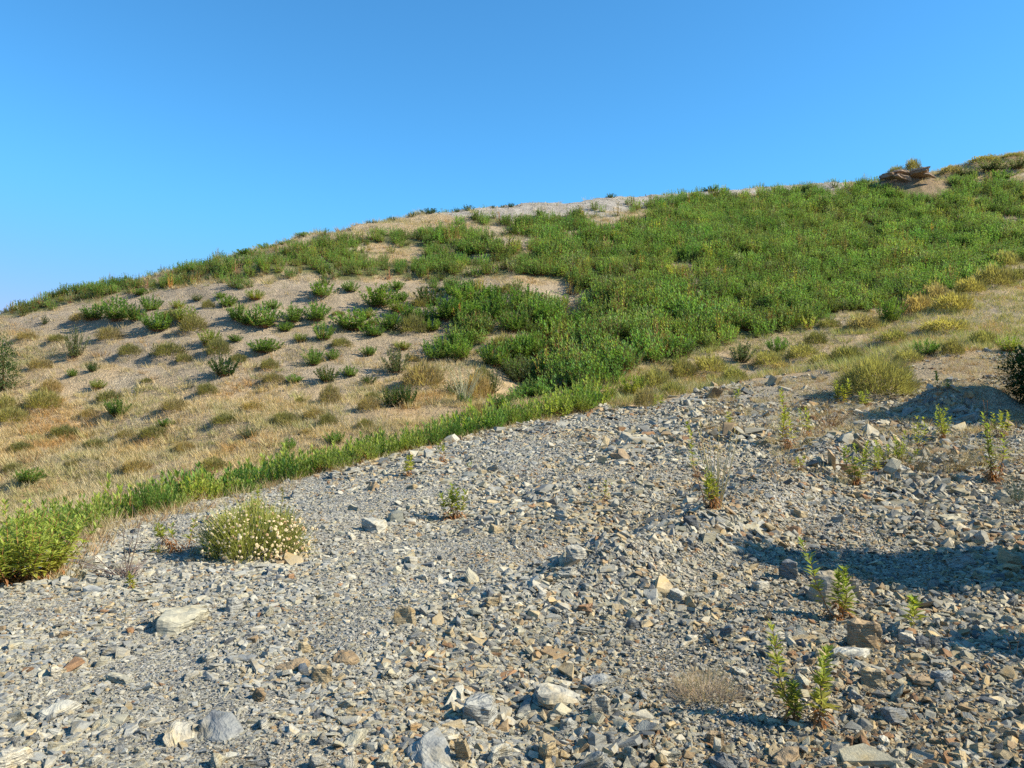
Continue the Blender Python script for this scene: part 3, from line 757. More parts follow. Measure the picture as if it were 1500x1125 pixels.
def dry_grass():
    TF = [tuft(R, 11, .30, .42, .017) for _ in range(8)]
    n = 130000
    y = 20 + 55 * R.random(n) ** 1.25; x = y * R.uniform(-.78, .78, n)
    z = H(x, y); px, py = project(x, y, z); d = edge_dist(x, y)
    dens = np.where(py > 560, 1.0, .8)
    dens = np.where(inpoly(px, py, P_BENCH), np.where(py > 500, .35, .10), dens)
    dens = np.where(inpoly(px, py, P_TOP), .12, dens)
    dens = np.where(mass_density(px, py, x, y) > .5, .08, dens)
    dens *= np.clip(.75 + 1.5 * fbm(x, y, 2.5, 101), .1, 1)
    nearside = d < .3
    gl = py > np.interp(px, GR_LINE_X, GR_LINE_Y) - 4
    dens = np.where(nearside & gl, .0, dens); dens = np.where(nearside & ~gl, .55, dens)
    k = R.random(n) < dens; x, y, z, px, py = x[k], y[k], z[k], px[k], py[k]; n = len(x)
    pal = np.array([[.53,.42,.25],[.50,.37,.19],[.47,.40,.28],[.40,.36,.19],[.46,.29,.13]])
    q = fbm(x, y, 1.8, 103); ci = np.where(q > .28, 4, np.where(q > .12, 1, np.where(q < -.3, 3, np.where(q < -.12, 2, 0))))
    ci = np.where(R.random(n) < .3, R.integers(0, 4, n), ci)
    tint = pal[ci] * R.uniform(.8, 1.2, (n, 1))
    tint = tint * np.where((px < 700) & (py > 560), 1.08, 1.0)[:, None] * np.where(((px < 700) & (py > 560))[:, None], np.array([1.0, .98, .92]), 1.0)
    gg = (px > 820) & (py > 380) & (R.random(n) < .35); tint[gg] = np.array([.30,.30,.10]) * R.uniform(.8, 1.2, (gg.sum(), 1))
    instance_cloud('dry_grass', TF, np.c_[x, y, z - .01], R.uniform(.55, 1.35, n), R.uniform(0, 6.28, n), tint, M_STRAW)
    print('grass tufts', n)
    TT = [tuft(R, 60, .45, .75, .022) for _ in range(6)]
    n = 5200; y = 22 + 50 * R.random(n); x = y * R.uniform(-.78, .78, n); z = H(x, y); px, py = project(x, y, z); d = edge_dist(x, y)
    dn = np.where((px < 720) & (d > .5), np.where(inpoly(px, py, P_BENCH), .10, .40), .0)
    band = (px > 840) & (py > 370) & (py < np.interp(px, GR_LINE_X, GR_LINE_Y) - 4)
    dn = np.where(band, .8, dn); dn = np.where(mass_density(px, py, x, y) > .5, .03, dn)
    trk = band & (np.abs(py - np.interp(px, [1150, 1300, 1500], [545, 490, 455])) < 12) & (px > 1150); dn = np.where(trk, .1, dn)
    dn = np.where(inpoly(px, py, P_CREST), .6, dn)
    k = R.random(n) < dn * np.clip(.8 + 1.6 * fbm(x, y, 2.2, 113), .1, 1.4); n = k.sum()
    ty = R.random((n, 1)); tint = np.where(ty < .4, np.array([.50,.41,.22]), np.where(ty < .65, np.array([.42,.36,.16]), np.where(ty < .85, np.array([.30,.29,.12]), np.array([.40,.26,.13]))))
    tint = np.where(band[k][:, None] & (R.random((n, 1)) < .7), np.array([.36,.36,.13]), tint) * R.uniform(.8, 1.2, (n, 1))
    instance_cloud('grass_tussocks', TT, np.c_[x[k], y[k], z[k] - .02], R.uniform(.45, 1.25, n), R.uniform(0, 6.28, n), tint, M_STRAW)
    # sparse dry wisps on the near gravel, right side and rim
    TN = [tuft(R, 18, .20, .26, .006) for _ in range(6)]
    n = 14000; y = 6 + 20 * R.random(n); x = y * R.uniform(-.6, .72, n); z = H(x, y); px, py = project(x, y, z); d = edge_dist(x, y)
    zone = ((px > 1130) & (py > 585) & (py < 715)).astype(float) * .5 * np.clip(fbm(x, y, 1.2, 107) * 2.5 + .15, 0, 1)
    zone = np.maximum(zone, (np.abs(d + .1) < .35) * .8); zone = np.maximum(zone, (px > 1040) & (py < 640) & (d < 0) & (fbm(x, y, 1.1, 109) > -.15))
    zone = np.maximum(zone, ((px > 1100) & (py < 600) & (d < 0)) * .55 * np.clip(fbm(x, y, 1.0, 108) * 2.5 + .3, 0, 1))
    k = R.random(n) < zone; n = k.sum()
    tint = np.where(R.random((n, 1)) < .4, np.array([.40,.24,.12]), np.array([.50,.40,.23])) * R.uniform(.75, 1.2, (n, 1))
    instance_cloud('dry_wisps', TN, np.c_[x[k], y[k], z[k] - .01], R.uniform(.6, 1.4, n), R.uniform(0, 6.28, n), tint, M_STRAW)
dry_grass()
print('grass', time.time() - T0)

# ------------------------------------------------------------------ individual shrubs on the hillside
def template(st, fo, de=None):
    return [('stems', st.mesh('stems', M_STEM)), ('foliage', fo.mesh('foliage', M_LEAF))] + ([('withered_leaves', de.mesh('withered_leaves', M_DEAD))] if de is not None and de.n else [])
SH = {
 'green': [template(*leafy(R, .8, 1.0, 36, 30, .17, .042, top=GREEN * f, low=GREEN * .8 + OLIVE * .2, dead=.1, fine=False, stem_r=.006, spread=1.0, drop=.05)) for f in (.95, 1.05, 1.15)],
 'dark': [template(*leafy(R, .9, 1.0, 40, 30, .14, .042, top=DGREEN, low=DGREEN, dead=.06, fine=False, stem_r=.006, spread=1.05, drop=.05)) for _ in range(2)],
 'grey': [template(*leafy(R, .9, 1.0, 40, 26, .13, .032, top=GREYG * .8, low=GREYG * .8, dead=.05, fine=False, stem_r=.005, spread=.9, drop=.0, stem_col=BROWN * .7)) for _ in range(2)],
 'rim': [template(*leafy(R, .85, 1.0, 30, 30, .17, .046, top=GREEN * .75 + YGREEN * f, low=YGREEN, dead=.40, fine=False, stem_r=.007, spread=1.0, drop=.1)) for f in (.4, .55, .75)],
 'bright': [template(*leafy(R, .85, 1.0, 34, 30, .16, .042, top=GREEN * .75 + YGREEN * .40, low=YGREEN, dead=.22, fine=False, stem_r=.006, spread=1.0, drop=.1)) for _ in range(3)],
}
def cushion(col, n=1500, wid=.022):
    g = needle_bush(R, .7, 1.0, n, col, wid); s = needle_bush(R, .5, .7, 120, BROWN, .014)
    return [('stems', s.mesh('stems', M_STEM)), ('foliage', g.mesh('foliage', M_LEAF))]
SH['olive'] = [cushion(OLIVE) for _ in range(2)]; SH['yellow'] = [cushion(YELLOW * .8 + OLIVE * .2) for _ in range(2)]; SH['ybig'] = [cushion(YELLOW * .7 + OLIVE * .35, 5200, .008)]; SH['straw'] = [cushion(STRAW * .8) for _ in range(2)]
CN = {'green': 'leafy green', 'dark': 'dark green', 'grey': 'grey-green', 'bright': 'bright green', 'rim': 'rusty-based green', 'olive': 'olive cushion', 'yellow': 'yellow-green cushion', 'straw': 'straw-coloured', 'ybig': 'yellow-green'}
_used = {}
def put_shrub(kind, loc, w, h, label, group, name='shrub', parts=True, cat='shrub'):
    if kind in ('olive', 'straw') and 'outcrop' not in label: q = R.uniform(.6, 1.25); w *= q; h *= q * R.uniform(.8, 1.3)
    k = SH[kind]; i = _used.get(kind, 0); _used[kind] = i + 1; t = k[i % len(k)]
    yaw = R.uniform(0, 6.28)
    base_h = .70 if kind in ('olive', 'yellow', 'straw', 'ybig') else .85
    e = empty(name, loc, yaw); e.scale = (w, w, h / base_h)
    for pn, me in t: link(pn, me, e)
    return tag(e, uniq(label), cat, group)

SLOPE = [(733,456,50,34,'green'),(767,449,50,34,'green'),(787,472,56,40,'green'),(753,487,50,36,'green'),(717,472,46,34,'green'),(693,467,40,30,'green'),(700,492,50,30,'dark'),(800,457,36,26,'green'),(823,454,30,24,'bright'),(727,537,50,44,'green'),(737,512,44,30,'olive'),(760,527,50,40,'green'),(783,522,44,40,'green'),(707,557,36,26,'olive'),(633,485,34,22,'green'),(620,472,32,24,'green'),(582,458,34,22,'bright'),(548,492,40,20,'green'),(677,507,44,26,'green'),(536,466,30,18,'bright'),(668,462,36,26,'green'),(605,488,30,20,'olive'),(715,440,44,26,'green'),(745,432,36,20,'olive'),(662,432,30,18,'green'),(588,441,26,16,'green'),(810,500,40,34,'bright'),
  (205,432,26,12,'green'),(260,452,24,14,'bright'),(322,436,20,10,'green'),(400,452,26,15,'green'),(496,462,26,14,'olive'),(345,500,24,12,'green'),(440,500,24,14,'bright'),(500,508,26,16,'olive'),(540,520,28,16,'green'),(590,512,26,14,'bright'),(270,530,24,12,'olive'),(395,540,22,12,'olive'),(430,560,26,14,'green'),(545,585,26,16,'olive'),(120,470,24,12,'straw'),(85,500,30,14,'olive'),(60,540,26,14,'straw'),(215,560,24,12,'olive'),(185,640,30,14,'straw'),(270,660,34,16,'straw'),(110,680,36,16,'straw'),(20,690,36,16,'olive'),(385,680,30,14,'straw'),(450,635,24,12,'straw'),(130,610,30,14,'straw'),(240,625,30,14,'green'),
    # px, base py, width px, height px, kind
 (140,468,40,25,'green'),(172,470,50,38,'green'),(198,470,34,26,'green'),(220,455,32,26,'green'),(232,485,48,32,'green'),(270,472,36,26,'bright'),(284,486,28,16,'olive'),
 (333,449,32,19,'green'),(305,451,20,15,'olive'),(373,439,28,17,'bright'),(350,470,36,29,'green'),(384,480,50,38,'green'),(362,476,30,20,'green'),(428,472,36,30,'green'),(463,470,42,30,'green'),(418,485,28,16,'green'),(473,435,44,27,'green'),
 (473,498,34,30,'green'),(386,516,52,23,'green'),(307,506,34,26,'bright'),(320,520,32,20,'olive'),(247,522,48,26,'olive'),(328,551,42,32,'dark'),(458,535,34,29,'green'),(488,527,22,18,'green'),(480,559,36,23,'dark'),
 (110,525,36,44,'grey'),(136,544,18,15,'dark'),(106,551,18,13,'green'),(143,569,24,15,'bright'),(172,609,36,30,'green'),(160,588,50,22,'olive'),(64,598,44,28,'yellow'),(20,617,38,22,'yellow'),(8,602,30,24,'yellow'),
 (303,577,32,20,'olive'),(484,590,34,30,'straw'),(423,662,27,24,'green'),(312,688,32,22,'olive'),(42,707,48,24,'green'),(417,619,34,20,'olive'),(365,640,36,18,'grey'),(490,648,34,20,'green'),
 (513,427,28,17,'green'),(555,450,62,36,'green'),(580,424,28,16,'green'),(520,484,64,34,'green'),(570,484,46,30,'green'),(598,466,34,24,'green'),(630,448,42,30,'dark'),(687,446,64,32,'green'),(650,470,56,40,'green'),
 (615,450,24,14,'olive'),(640,527,50,34,'green'),(675,527,44,36,'green'),(583,546,52,36,'grey'),(572,595,36,30,'dark'),(597,594,32,30,'dark'),(667,580,40,26,'grey'),(513,551,28,18,'green'),(620,565,48,30,'straw'),(540,562,24,14,'dark'),
 (700,610,30,22,'straw'),(480,622,26,16,'olive'),(250,470,30,16,'olive'),(66,475,14,14,'grey'),(40,497,34,16,'straw'),(95,640,40,20,'olive'),(140,655,44,18,'olive'),(225,640,38,18,'olive'),(255,600,30,14,'straw'),(370,600,30,14,'straw'),(330,620,36,16,'olive'),(200,690,40,18,'straw'),(30,660,40,18,'olive'),(75,575,22,14,'straw'),(440,590,24,12,'olive'),(460,612,28,14,'straw'),(540,600,30,16,'straw'),(535,625,34,16,'olive'),(160,498,26,14,'straw'),(190,520,24,12,'olive'),(400,560,24,12,'straw'),(350,530,20,10,'olive'),
 (290,440,22,10,'grey'),(545,476,20,10,'olive'),(605,530,20,10,'straw'),(680,592,26,20,'green')]
ANS = [('the dark tree at the left edge', -5, 530), ('the grey-green upright bush', 110, 505), ('the big clump left on the bench', 170, 455), ('the low yellow cushions', 40, 595), ('the dark round shrub mid slope', 328, 535),
       ('the pair of clumps mid bench', 445, 458), ('the wide clump under the belt', 555, 435), ('the dark pair by the ravine', 585, 580), ('the straw tuft with black shadow', 484, 575), ('the grey dome near the gully', 583, 530), ('the grassy bottom of the gully', 700, 560), ('the hedge on the rim', 330, 700), ('the olive mound on the left slope', 247, 510), ('the lone shrub above the hedge', 423, 650), ('the wide low clump mid bench', 386, 505), ('the bright shrub low on the slope', 172, 595), ('the big clump mid bench', 375, 462)]
for px, py, w, h, kd in SLOPE:
    p = cast(px, py)[0]; s = p[1] / F
    sw = 'small ' if w < 29 else ('' if w < 44 else 'broad ')
    hab = 'on the bare bench' if inpoly(np.array([px]), np.array([py]), P_BENCH)[0] and py < 500 else 'in dry grass'
    put_shrub(kd, (p[0], p[1], p[2] - .03), w * s * 1.15, h * s * 1.1, f'{sw}{CN[kd]} shrub {hab} {relate(px, py - h / 2, ANS, 1.6)}', 'scattered shrubs on the dry slope')

# skyline tufts
SKY = [(515,332,14,6),(545,324,16,6),(575,318,14,6),(605,313,12,7),(628,308,24,7),(668,305,10,6),(686,303,16,7),(722,302,12,5),(735,299,10,6),(748,299,16,7),(895,291,12,5),(1043,281,18,6),(1062,280,10,5),(1120,273,8,3),(390,360,26,7),(360,366,30,8),(418,356,18,6),(445,350,20,6),(480,340,20,5),(310,386,30,8),(270,394,24,8)]
SN = [('the left end of the rocky crest', 640, 305), ('the low point of the skyline at left', 270, 394), ('the middle of the rocky crest', 890, 290), ('the right end of the rocky crest', 1050, 280), ('the green left shoulder of the hill', 400, 358), ('the bare left shoulder of the crest', 545, 322)]
for px, py, w, h in SKY:
    Y = float(np.interp(px, SKY_PX, SKY_Y)) - .4; x = (px - 750) / F * Y; z = float(H(np.array([x]), np.array([Y]))[0]); s = Y / F
    kd = 'dark' if px > 500 else 'green'
    sw = 'tiny ' if w < 13 else ('small ' if w < 20 else 'low broad ')
    put_shrub(kd, (x, Y, z - R.uniform(.05, .3)), w * s * R.uniform(1.0, 1.6), max(h, 5) * s * R.uniform(1.3, 1.9), f'{sw}{CN[kd]} tuft on the skyline {relate(px, py, SN)}', 'tufts along the skyline')
for px, w, h, lb, dx in [(1337,20,15,'rounded grey cushion bush on top of the earth outcrop, highest of three',0), (1313,22,11,'grey cushion bush on the outcrop left of the highest one',0), (1297,16,8,'lowest and smallest grey cushion bush at left end of the outcrop',0)]:
    Y = OUT[1] - .1; x = (px - 750) / F * Y; z = float(H(np.array([x]), np.array([Y]))[0]); s = Y / F
    put_shrub('olive', (x, Y, z - .02), w * s * 1.2, h * s * 1.5, lb, 'cushion bushes on the outcrop')

def outcrop():
    e = empty('rock_outcrop', (OUT[0], OUT[1], float(H(OUT[:1], OUT[1:2])[0])))
    for i, (dx, dy, dz, w, h) in enumerate([(-2.0,-.9,-.50,1.7,.55),(-1.0,-1.0,-.25,1.9,.6),(.2,-1.1,-.3,1.6,.45),(-1.5,-1.5,-.75,1.4,.5),(.7,-1.6,-.65,1.2,.4)]):
        o = link('boulder', ROCKS_MID[i], e); o.location = (dx, dy, dz); o.scale = (w * 1.15, w * .8, h * 1.0); o.rotation_euler = (R.normal(0, .1), R.normal(0, .1), R.uniform(-.5, .5)); o.color = (*(np.array([.30,.21,.14]) * R.uniform(.8, 1.3)), 1)
    tag(e, 'low brown rocky outcrop on the skyline under the grey cushion bushes', 'outcrop')
outcrop()
# hedge along the rim of the gravel
def hedge():
    E = np.array([p[:2] for p in map(lambda q: pw(*q), edge_px)]); pxs = np.array([p[0] for p in edge_px], float)
    AH = [('the large green corner bush', 40, 800), ('the tan boulder on the rim', 142, 770), ('the dry twiggy bush', 200, 740), ('the reddish plant by the flowering bush', 262, 740), ('the flowering bush', 350, 715), ('the pale blue rim block', 435, 700), ('the small plant near the rim', 600, 650), ('the grey twig plant on the rim', 800, 605), ('the narrow middle of the rim', 520, 670), ('the bend of the rim', 700, 630), ('the right end of the hedge', 880, 580)]
    px = -120.
    while px < 885:
        hp = np.interp(px, [-100, 60, 110, 200, 300, 450, 600, 800, 880], [110, 95, 62, 62, 60, 48, 42, 46, 46])
        ex = np.interp(px, pxs, E[:, 0]); ey = np.interp(px, pxs, E[:, 1])
        if px < 0: ex, ey = -4.1 + px / 100 * .9, 6.2 + px / 100 * .6
        for row in range(3):
            off = [.25, .85, 1.5][row] + R.normal(0, .12)
            nx, ny = -.75, .66
            x = ex + nx * off + R.normal(0, .1); y = ey + ny * off + R.normal(0, .15)
            z = float(H(np.array([x]), np.array([y]))[0]); s = y / F
            top = EYE + (562.5 - (np.interp(px, pxs, [p[1] for p in edge_px]) - hp * R.uniform(.85, 1.22))) * s
            h = max(.35, min(1.5, top - z)); w = h * R.uniform(.85, 1.2)
            if row == 2 and R.random() < .4: continue
            qx, qy = project(np.array([x]), np.array([y]), np.array([z + h * .7]))
            kd = 'rim' if R.random() < .62 else ('bright' if R.random() < .5 else 'green')
            pos = ['front row', 'middle row', 'back row'][row]
            put_shrub(kd, (x, y, z - .04), w, h, f'{CN[kd]} bush, {pos} of rim hedge, {relate(qx[0], qy[0], AH, .6)}', 'bushes along the rim of the gravel')
        px += hp * R.uniform(.40, .60)
hedge()

# low shrubs in the dry band between gravel and green scrub
BAND = [(880,592,46,44,'bright'),(925,580,46,36,'bright'),(960,568,44,30,'yellow'),(850,606,40,34,'bright'),(1000,552,50,30,'olive'),(1040,545,46,26,'yellow'),(1075,556,36,18,'yellow'),(985,578,34,20,'yellow'),(1085,530,50,30,'grey'),(1140,518,36,28,'green'),(1125,535,40,22,'yellow'),(1175,525,44,22,'yellow'),(1195,505,36,20,'olive'),(1215,480,50,26,'olive'),
 (1303,472,44,40,'green'),(1345,460,40,24,'straw'),(1395,455,52,28,'yellow'),(1420,430,40,24,'yellow'),(1455,420,44,26,'olive'),(1490,412,50,26,'olive'),(1370,440,36,22,'straw'),(1470,390,40,22,'yellow'),(1265,482,36,18,'straw'),
 (1285,578,100,56,'ybig'),(1355,520,40,26,'green'),(1330,530,36,20,'yellow'),(1440,505,36,24,'yellow'),(1385,485,60,20,'yellow'),(1240,530,40,20,'olive'),(1205,535,40,18,'yellow'),(1145,545,36,16,'straw'),(1310,500,40,18,'yellow'),(1395,520,30,22,'olive'),(1480,515,40,26,'bright'),(820,608,40,30,'olive'),(945,595,24,20,'straw'),
 (760,560,50,40,'grey'),(720,575,40,34,'grey'),(790,585,50,30,'green'),(735,600,44,26,'green'),(700,590,34,34,'straw'),(1410,258,40,13,'grey'),(1450,252,60,16,'grey'),(1490,248,50,16,'grey'),(1440,240,34,11,'olive'),(1482,232,44,12,'olive'),(1392,256,24,9,'straw'),(1465,262,40,14,'green')]
AB = [('the shaded mound', 1400, 540), ('the big yellow-green bush', 1285, 550), ('the tan track at right', 1450, 470), ('the grassy foot of the green scrub', 1100, 510), ('the right end of the hedge', 880, 575), ('the low grey-green shrub', 1085, 518), ('the lone green shrub at the track', 1303, 455), ('the yellow cushions by the track', 1400, 440), ('the bottom of the gully', 740, 575), ('the gravel tip', 985, 580), ('the right edge', 1500, 400), ('the tan crest at top right', 1450, 240)]
for px, py, w, h, kd in BAND:
    p = cast(px, py)[0]; s = p[1] / F
    lb = 'big round yellow-green bush left of the shaded mound' if w == 100 else f'{"small " if w < 37 else "low "}{CN[kd]} shrub {"in dry band" if py > 300 else "near the skyline"} {relate(px, py - h / 2, AB, 1.5)}'
    put_shrub(kd, (p[0], p[1], p[2] - .03), w * s * 1.1, h * s * 1.1, lb, 'low shrubs between gravel and scrub')
print('shrubs', time.time() - T0, 'dup labels', sum(v > 1 for v in LABELS.values()))

# ------------------------------------------------------------------ leafy trees / dense bushes
def crown_tree(name, loc, blobs, trunk_h, label, cat, n, leaf=.10, col=DGREEN, group=None):
    e = empty(name, loc); g = Geo(); t = Geo()
    for (bx, by, bz, rx, ry, rz) in blobs:
        m = int(n * (rx * ry * rz) ** (2 / 3) / sum((b[3] * b[4] * b[5]) ** (2 / 3) for b in blobs))
        u = nrm(R.normal(0, 1, (m, 3))); r = R.uniform(.25, 1, m)[:, None] ** .45
        k = 1 + .22 * np.sin(u[:, :1] * 8 + bx * 5) * np.cos(u[:, 1:2] * 7 + u[:, 2:] * 6)
        P = u * r * k * [rx, ry, rz] + [bx, by, bz]
        P = P[P[:, 2] > .02]
        m = len(P); D = nrm(P - [bx, by, bz]) + R.normal(0, .5, (m, 3)) + [0, 0, .4]
        add_leaves(g, P, D, leaf * R.uniform(.6, 1.3, m), leaf * .38 * R.uniform(.7, 1.2, m), np.clip(col * R.uniform(.6, 1.5, (m, 1)), 0, 1), .1, False)
        c = np.array([bx, by, bz]); b0 = np.array([bx * .1, by * .1, 0.])
        tt = np.linspace(0, 1, 6)[:, None]; Pp = b0 + (c - b0) * tt + np.c_[np.sin(tt * 3) * .05, np.cos(tt * 4) * .04, tt * 0]
        add_tube(t, Pp, .05, .018, BROWN * .7, 5)
    link('trunk', t.mesh('trunk', M_STEM), e); link('crown', g.mesh('crown', M_LEAF), e)
    return tag(e, uniq(label), cat, group)

p = cast(-12, 575)[0]
crown_tree('tree', (p[0] + .42, p[1], p[2]), [(-.3,0,1.0,.95,.9,.95),(.15,-.1,.7,.75,.8,.65),(-.5,.1,1.9,.7,.7,.7),(.05,0,1.5,.6,.6,.7)], .5, 'dark blue-green small tree cut by the left edge of the view', 'tree', 4200, .12, DGREEN * .8 + GREYG * .15)
p = MOUND + np.array([2.12, -.3]); z = float(H(p[:1], p[1:2])[0])  # tall lobes at far right are added out of view to lengthen its shadow
crown_tree('bush', (p[0], p[1], z), [(.15,.1,.75,.8,.8,.75),(.9,.1,.9,.9,.9,.95),(.3,-.75,.45,.8,.7,.5),(.5,.2,.5,.7,.8,.5),(1.3,-.6,.8,.9,.8,.9),(2.3,-.9,1.5,1.0,1.2,1.3),(2.6,-1.3,2.9,.9,1.2,1.1),(2.9,-1.3,4.0,.9,1.1,1.0)], .3, 'dark shaded bush at the right edge beside the shaded mound', 'bush', 62000, .12, DGREEN * .8)
p = np.array([5.75, 6.0]); z = float(H(p[:1], p[1:2])[0])  # added shadow caster out of view, its lobes shaped to the shadow outline
crown_tree('bush', (p[0], p[1], z), [(0,.40,2.15,.62,.42,.62),(.1,.2,1.5,.65,.50,.6),(.35,-.1,1.0,.75,.62,.6),(.8,.1,.6,.9,.65,.6),(.9,.3,1.6,.8,.5,.8),(-1.75,-1.50,.62,.28,.22,.34),(-1.5,-1.45,.28,.4,.26,.3)], .4, 'tall leafy bush beyond the right edge whose long shadow crosses the gravel', 'bush', 24000, .11, DGREEN * .8)

# ------------------------------------------------------------------ near plants on the gravel
def near_plant(px, py, hpx, wpx, label, nst=3, nlv=26, top=None, low=None, dead=.3, lean=(0, 0), leaf=(.17, .038), name='leafy_plant', stem_col=BROWN * 1.2, cat='plant', spread=.9, start=.04, drop=.15, loc=None):
    p = cast(px, py)[0] if loc is None else loc
    s = p[1] / F; h = hpx * s; w = wpx * s
    top = GREEN * .40 + YGREEN * .72 if top is None else top; low = YGREEN * 1.1 if low is None else low
    st, fo, de = leafy(R, h * 1.06, w, nst, int(nlv * 2.1), leaf[0] * h * 1.1, leaf[1] * h * 1.5, top=top, low=low, dead=dead, lean=lean, fine=True, spread=spread, start=start, stem_col=stem_col, stem_r=.0045 * (h / .45) ** .5, drop=drop)
    e = empty(name, (p[0], p[1], p[2] - .01))
    for g1 in st.each: link('stem', g1.mesh('stem', M_STEM), e)
    link('foliage', fo.mesh('foliage', M_LEAF), e)
    if de.n: link('withered_leaves', de.mesh('withered_leaves', M_DEAD), e)
    return tag(e, uniq(label), cat)
G2 = GREEN * .55 + YGREEN * .62
near_plant(1166,1058,132,20,'left leafy yellow-green stem of the near pair, leaning left over withered base',1,44,lean=(-.33,.05),dead=.30,leaf=(.20,.045))
near_plant(1163,1058,75,22,'short leafy stem at the foot of the leaning left stem',2,26,lean=(-.08,-.05),dead=.35,leaf=(.30,.075))
near_plant(1197,1062,108,16,'right bright green leafy stem of the near pair, upright with broad leaves',1,46,lean=(.14,0),top=G2,dead=.33,leaf=(.26,.075))
near_plant(1230,908,98,20,'dense green leafy stem growing up the front of the grey boulder',2,34,lean=(-.03,-.05),top=G2,dead=.32,leaf=(.24,.06))
near_plant(1226,908,112,10,'tall leafy stem leaning left from the boulder plant',1,30,lean=(-.40,0),top=G2,dead=.2,leaf=(.20,.045))
near_plant(1340,928,48,14,'small single rosette of green leaves on a short stalk at the shadow edge',1,22,top=G2,dead=.2,leaf=(.62,.13),start=.35)
near_plant(1044,746,62,34,'yellow-green leafy base with rusty leaves below tall dry stalks',4,26,dead=.42,lean=(-.12,0),leaf=(.26,.06))
near_plant(664,760,62,62,'three-stemmed yellow-green plant with rusty base on mid gravel',5,24,dead=.38,leaf=(.26,.06))
near_plant(598,698,34,26,'small yellow-green plant near the rim with dark left side',3,20,dead=.3,leaf=(.34,.09))
near_plant(650,679,34,18,'small thin green plant with rusty foot close to the rim',2,18,dead=.45,leaf=(.3,.08))
near_plant(880,742,44,54,'sparse reddish plant with few green leaves on mid gravel',4,9,dead=.4,leaf=(.2,.05))
near_plant(1251,712,84,44,'yellow-green leafy plant on the ridge, tallest of its row',5,26,dead=.25,leaf=(.18,.04))
near_plant(1280,692,48,20,'narrow pale green plant right of the tallest ridge plant',2,22,dead=.25,leaf=(.26,.05))
near_plant(1314,690,58,66,'bushy green plant with brown stems on the right gravel',9,22,dead=.32,leaf=(.22,.045))
near_plant(1356,668,70,34,'tall thin yellow-green plant just right of the bushy plant',3,22,dead=.35,leaf=(.18,.04))
near_plant(1382,646,56,60,'spreading yellow-green plant at the shaded mound foot',7,22,dead=.35,leaf=(.2,.045))
near_plant(1458,706,104,46,'tall leafy plant with brown leaning stalk at far right',4,28,dead=.35,leaf=(.15,.035))
near_plant(1466,640,44,34,'bright green tuft behind the tall far-right plant',4,20,dead=.3,leaf=(.26,.06))
near_plant(1158,658,92,44,'loose upright plant with reddish stems left of the ridge top',4,24,dead=.35,leaf=(.15,.035))
near_plant(1185,640,60,36,'thin plant with pale leaves right of the loose upright plant',3,18,dead=.4,leaf=(.2,.04))
near_plant(1232,592,48,36,'yellow-green plant left of the far bush shadow',4,22,dead=.25,leaf=(.24,.05))
near_plant(1272,594,26,36,'low yellow-green plant under the far bush shadow',4,18,dead=.2,leaf=(.36,.08))
near_plant(1172,690,30,22,'small green plant at the foot of the loose upright plant',2,18,dead=.4,leaf=(.3,.08))
near_plant(1372,590,42,12,'thin stalk with small green head in the far shadow',1,12,dead=.0,start=.7,leaf=(.25,.06))
near_plant(1388,590,34,10,'second thin stalk with green head in the far shadow, shorter',1,12,dead=.0,start=.65,leaf=(.28,.07))
near_plant(268,806,68,56,'reddish-stemmed plant with green tips left of the flowering bush',5,18,dead=.5,leaf=(.24,.055),lean=(-.15,0))
near_plant(378,738,28,12,'single green sprig behind the flowering bush',1,18,dead=.1,leaf=(.4,.1))
near_plant(413,742,26,12,'olive sprig behind the right side of the flowering bush',1,16,dead=.2,top=OLIVE,leaf=(.4,.1))
near_plant(228,812,20,16,'tiny green seedling left of the reddish-stemmed plant',2,12,dead=.1,leaf=(.4,.12))
near_plant(197,862,34,14,'small yellow-green sprig at the foot of the dry twiggy bush',2,14,dead=.3,leaf=(.35,.09))
near_plant(960,600,34,22,'small green sprig at the rim near the gravel tip',2,18,dead=.3,leaf=(.3,.07))
near_plant(1078,590,30,14,'thin green sprig on the upper gravel',2,14,dead=.3,leaf=(.3,.07))
near_plant(1020,700,40,50,'low reddish sprawl left of the tall dry stalks',4,10,dead=.6,leaf=(.22,.05))
near_plant(690,690,18,18,'tiny reddish plant behind the three-stemmed plant',2,10,dead=.6,leaf=(.4,.1))
near_plant(1068,622,24,18,'small green plant behind the tall dry stalks',2,14,dead=.2,leaf=(.36,.09))

# big corner bush at the left rim
p = cast(62, 858)[0]
near_plant(0,0,128,175,'large bright green corner bush with rusty lower leaves at the left rim',44,26,top=GREEN*.75+YGREEN*.75,low=YGREEN*1.3,dead=.28,leaf=(.17,.034),spread=1.15,loc=(p[0] - .35, p[1] + .25, p[2] - .05), name='leafy_bush', cat='bush')
near_plant(92,842,74,44,'dark green leafy stem cluster on right side of the corner bush',8,34,top=GREEN,dead=.35,leaf=(.2,.05),name='leafy_bush',cat='bush')

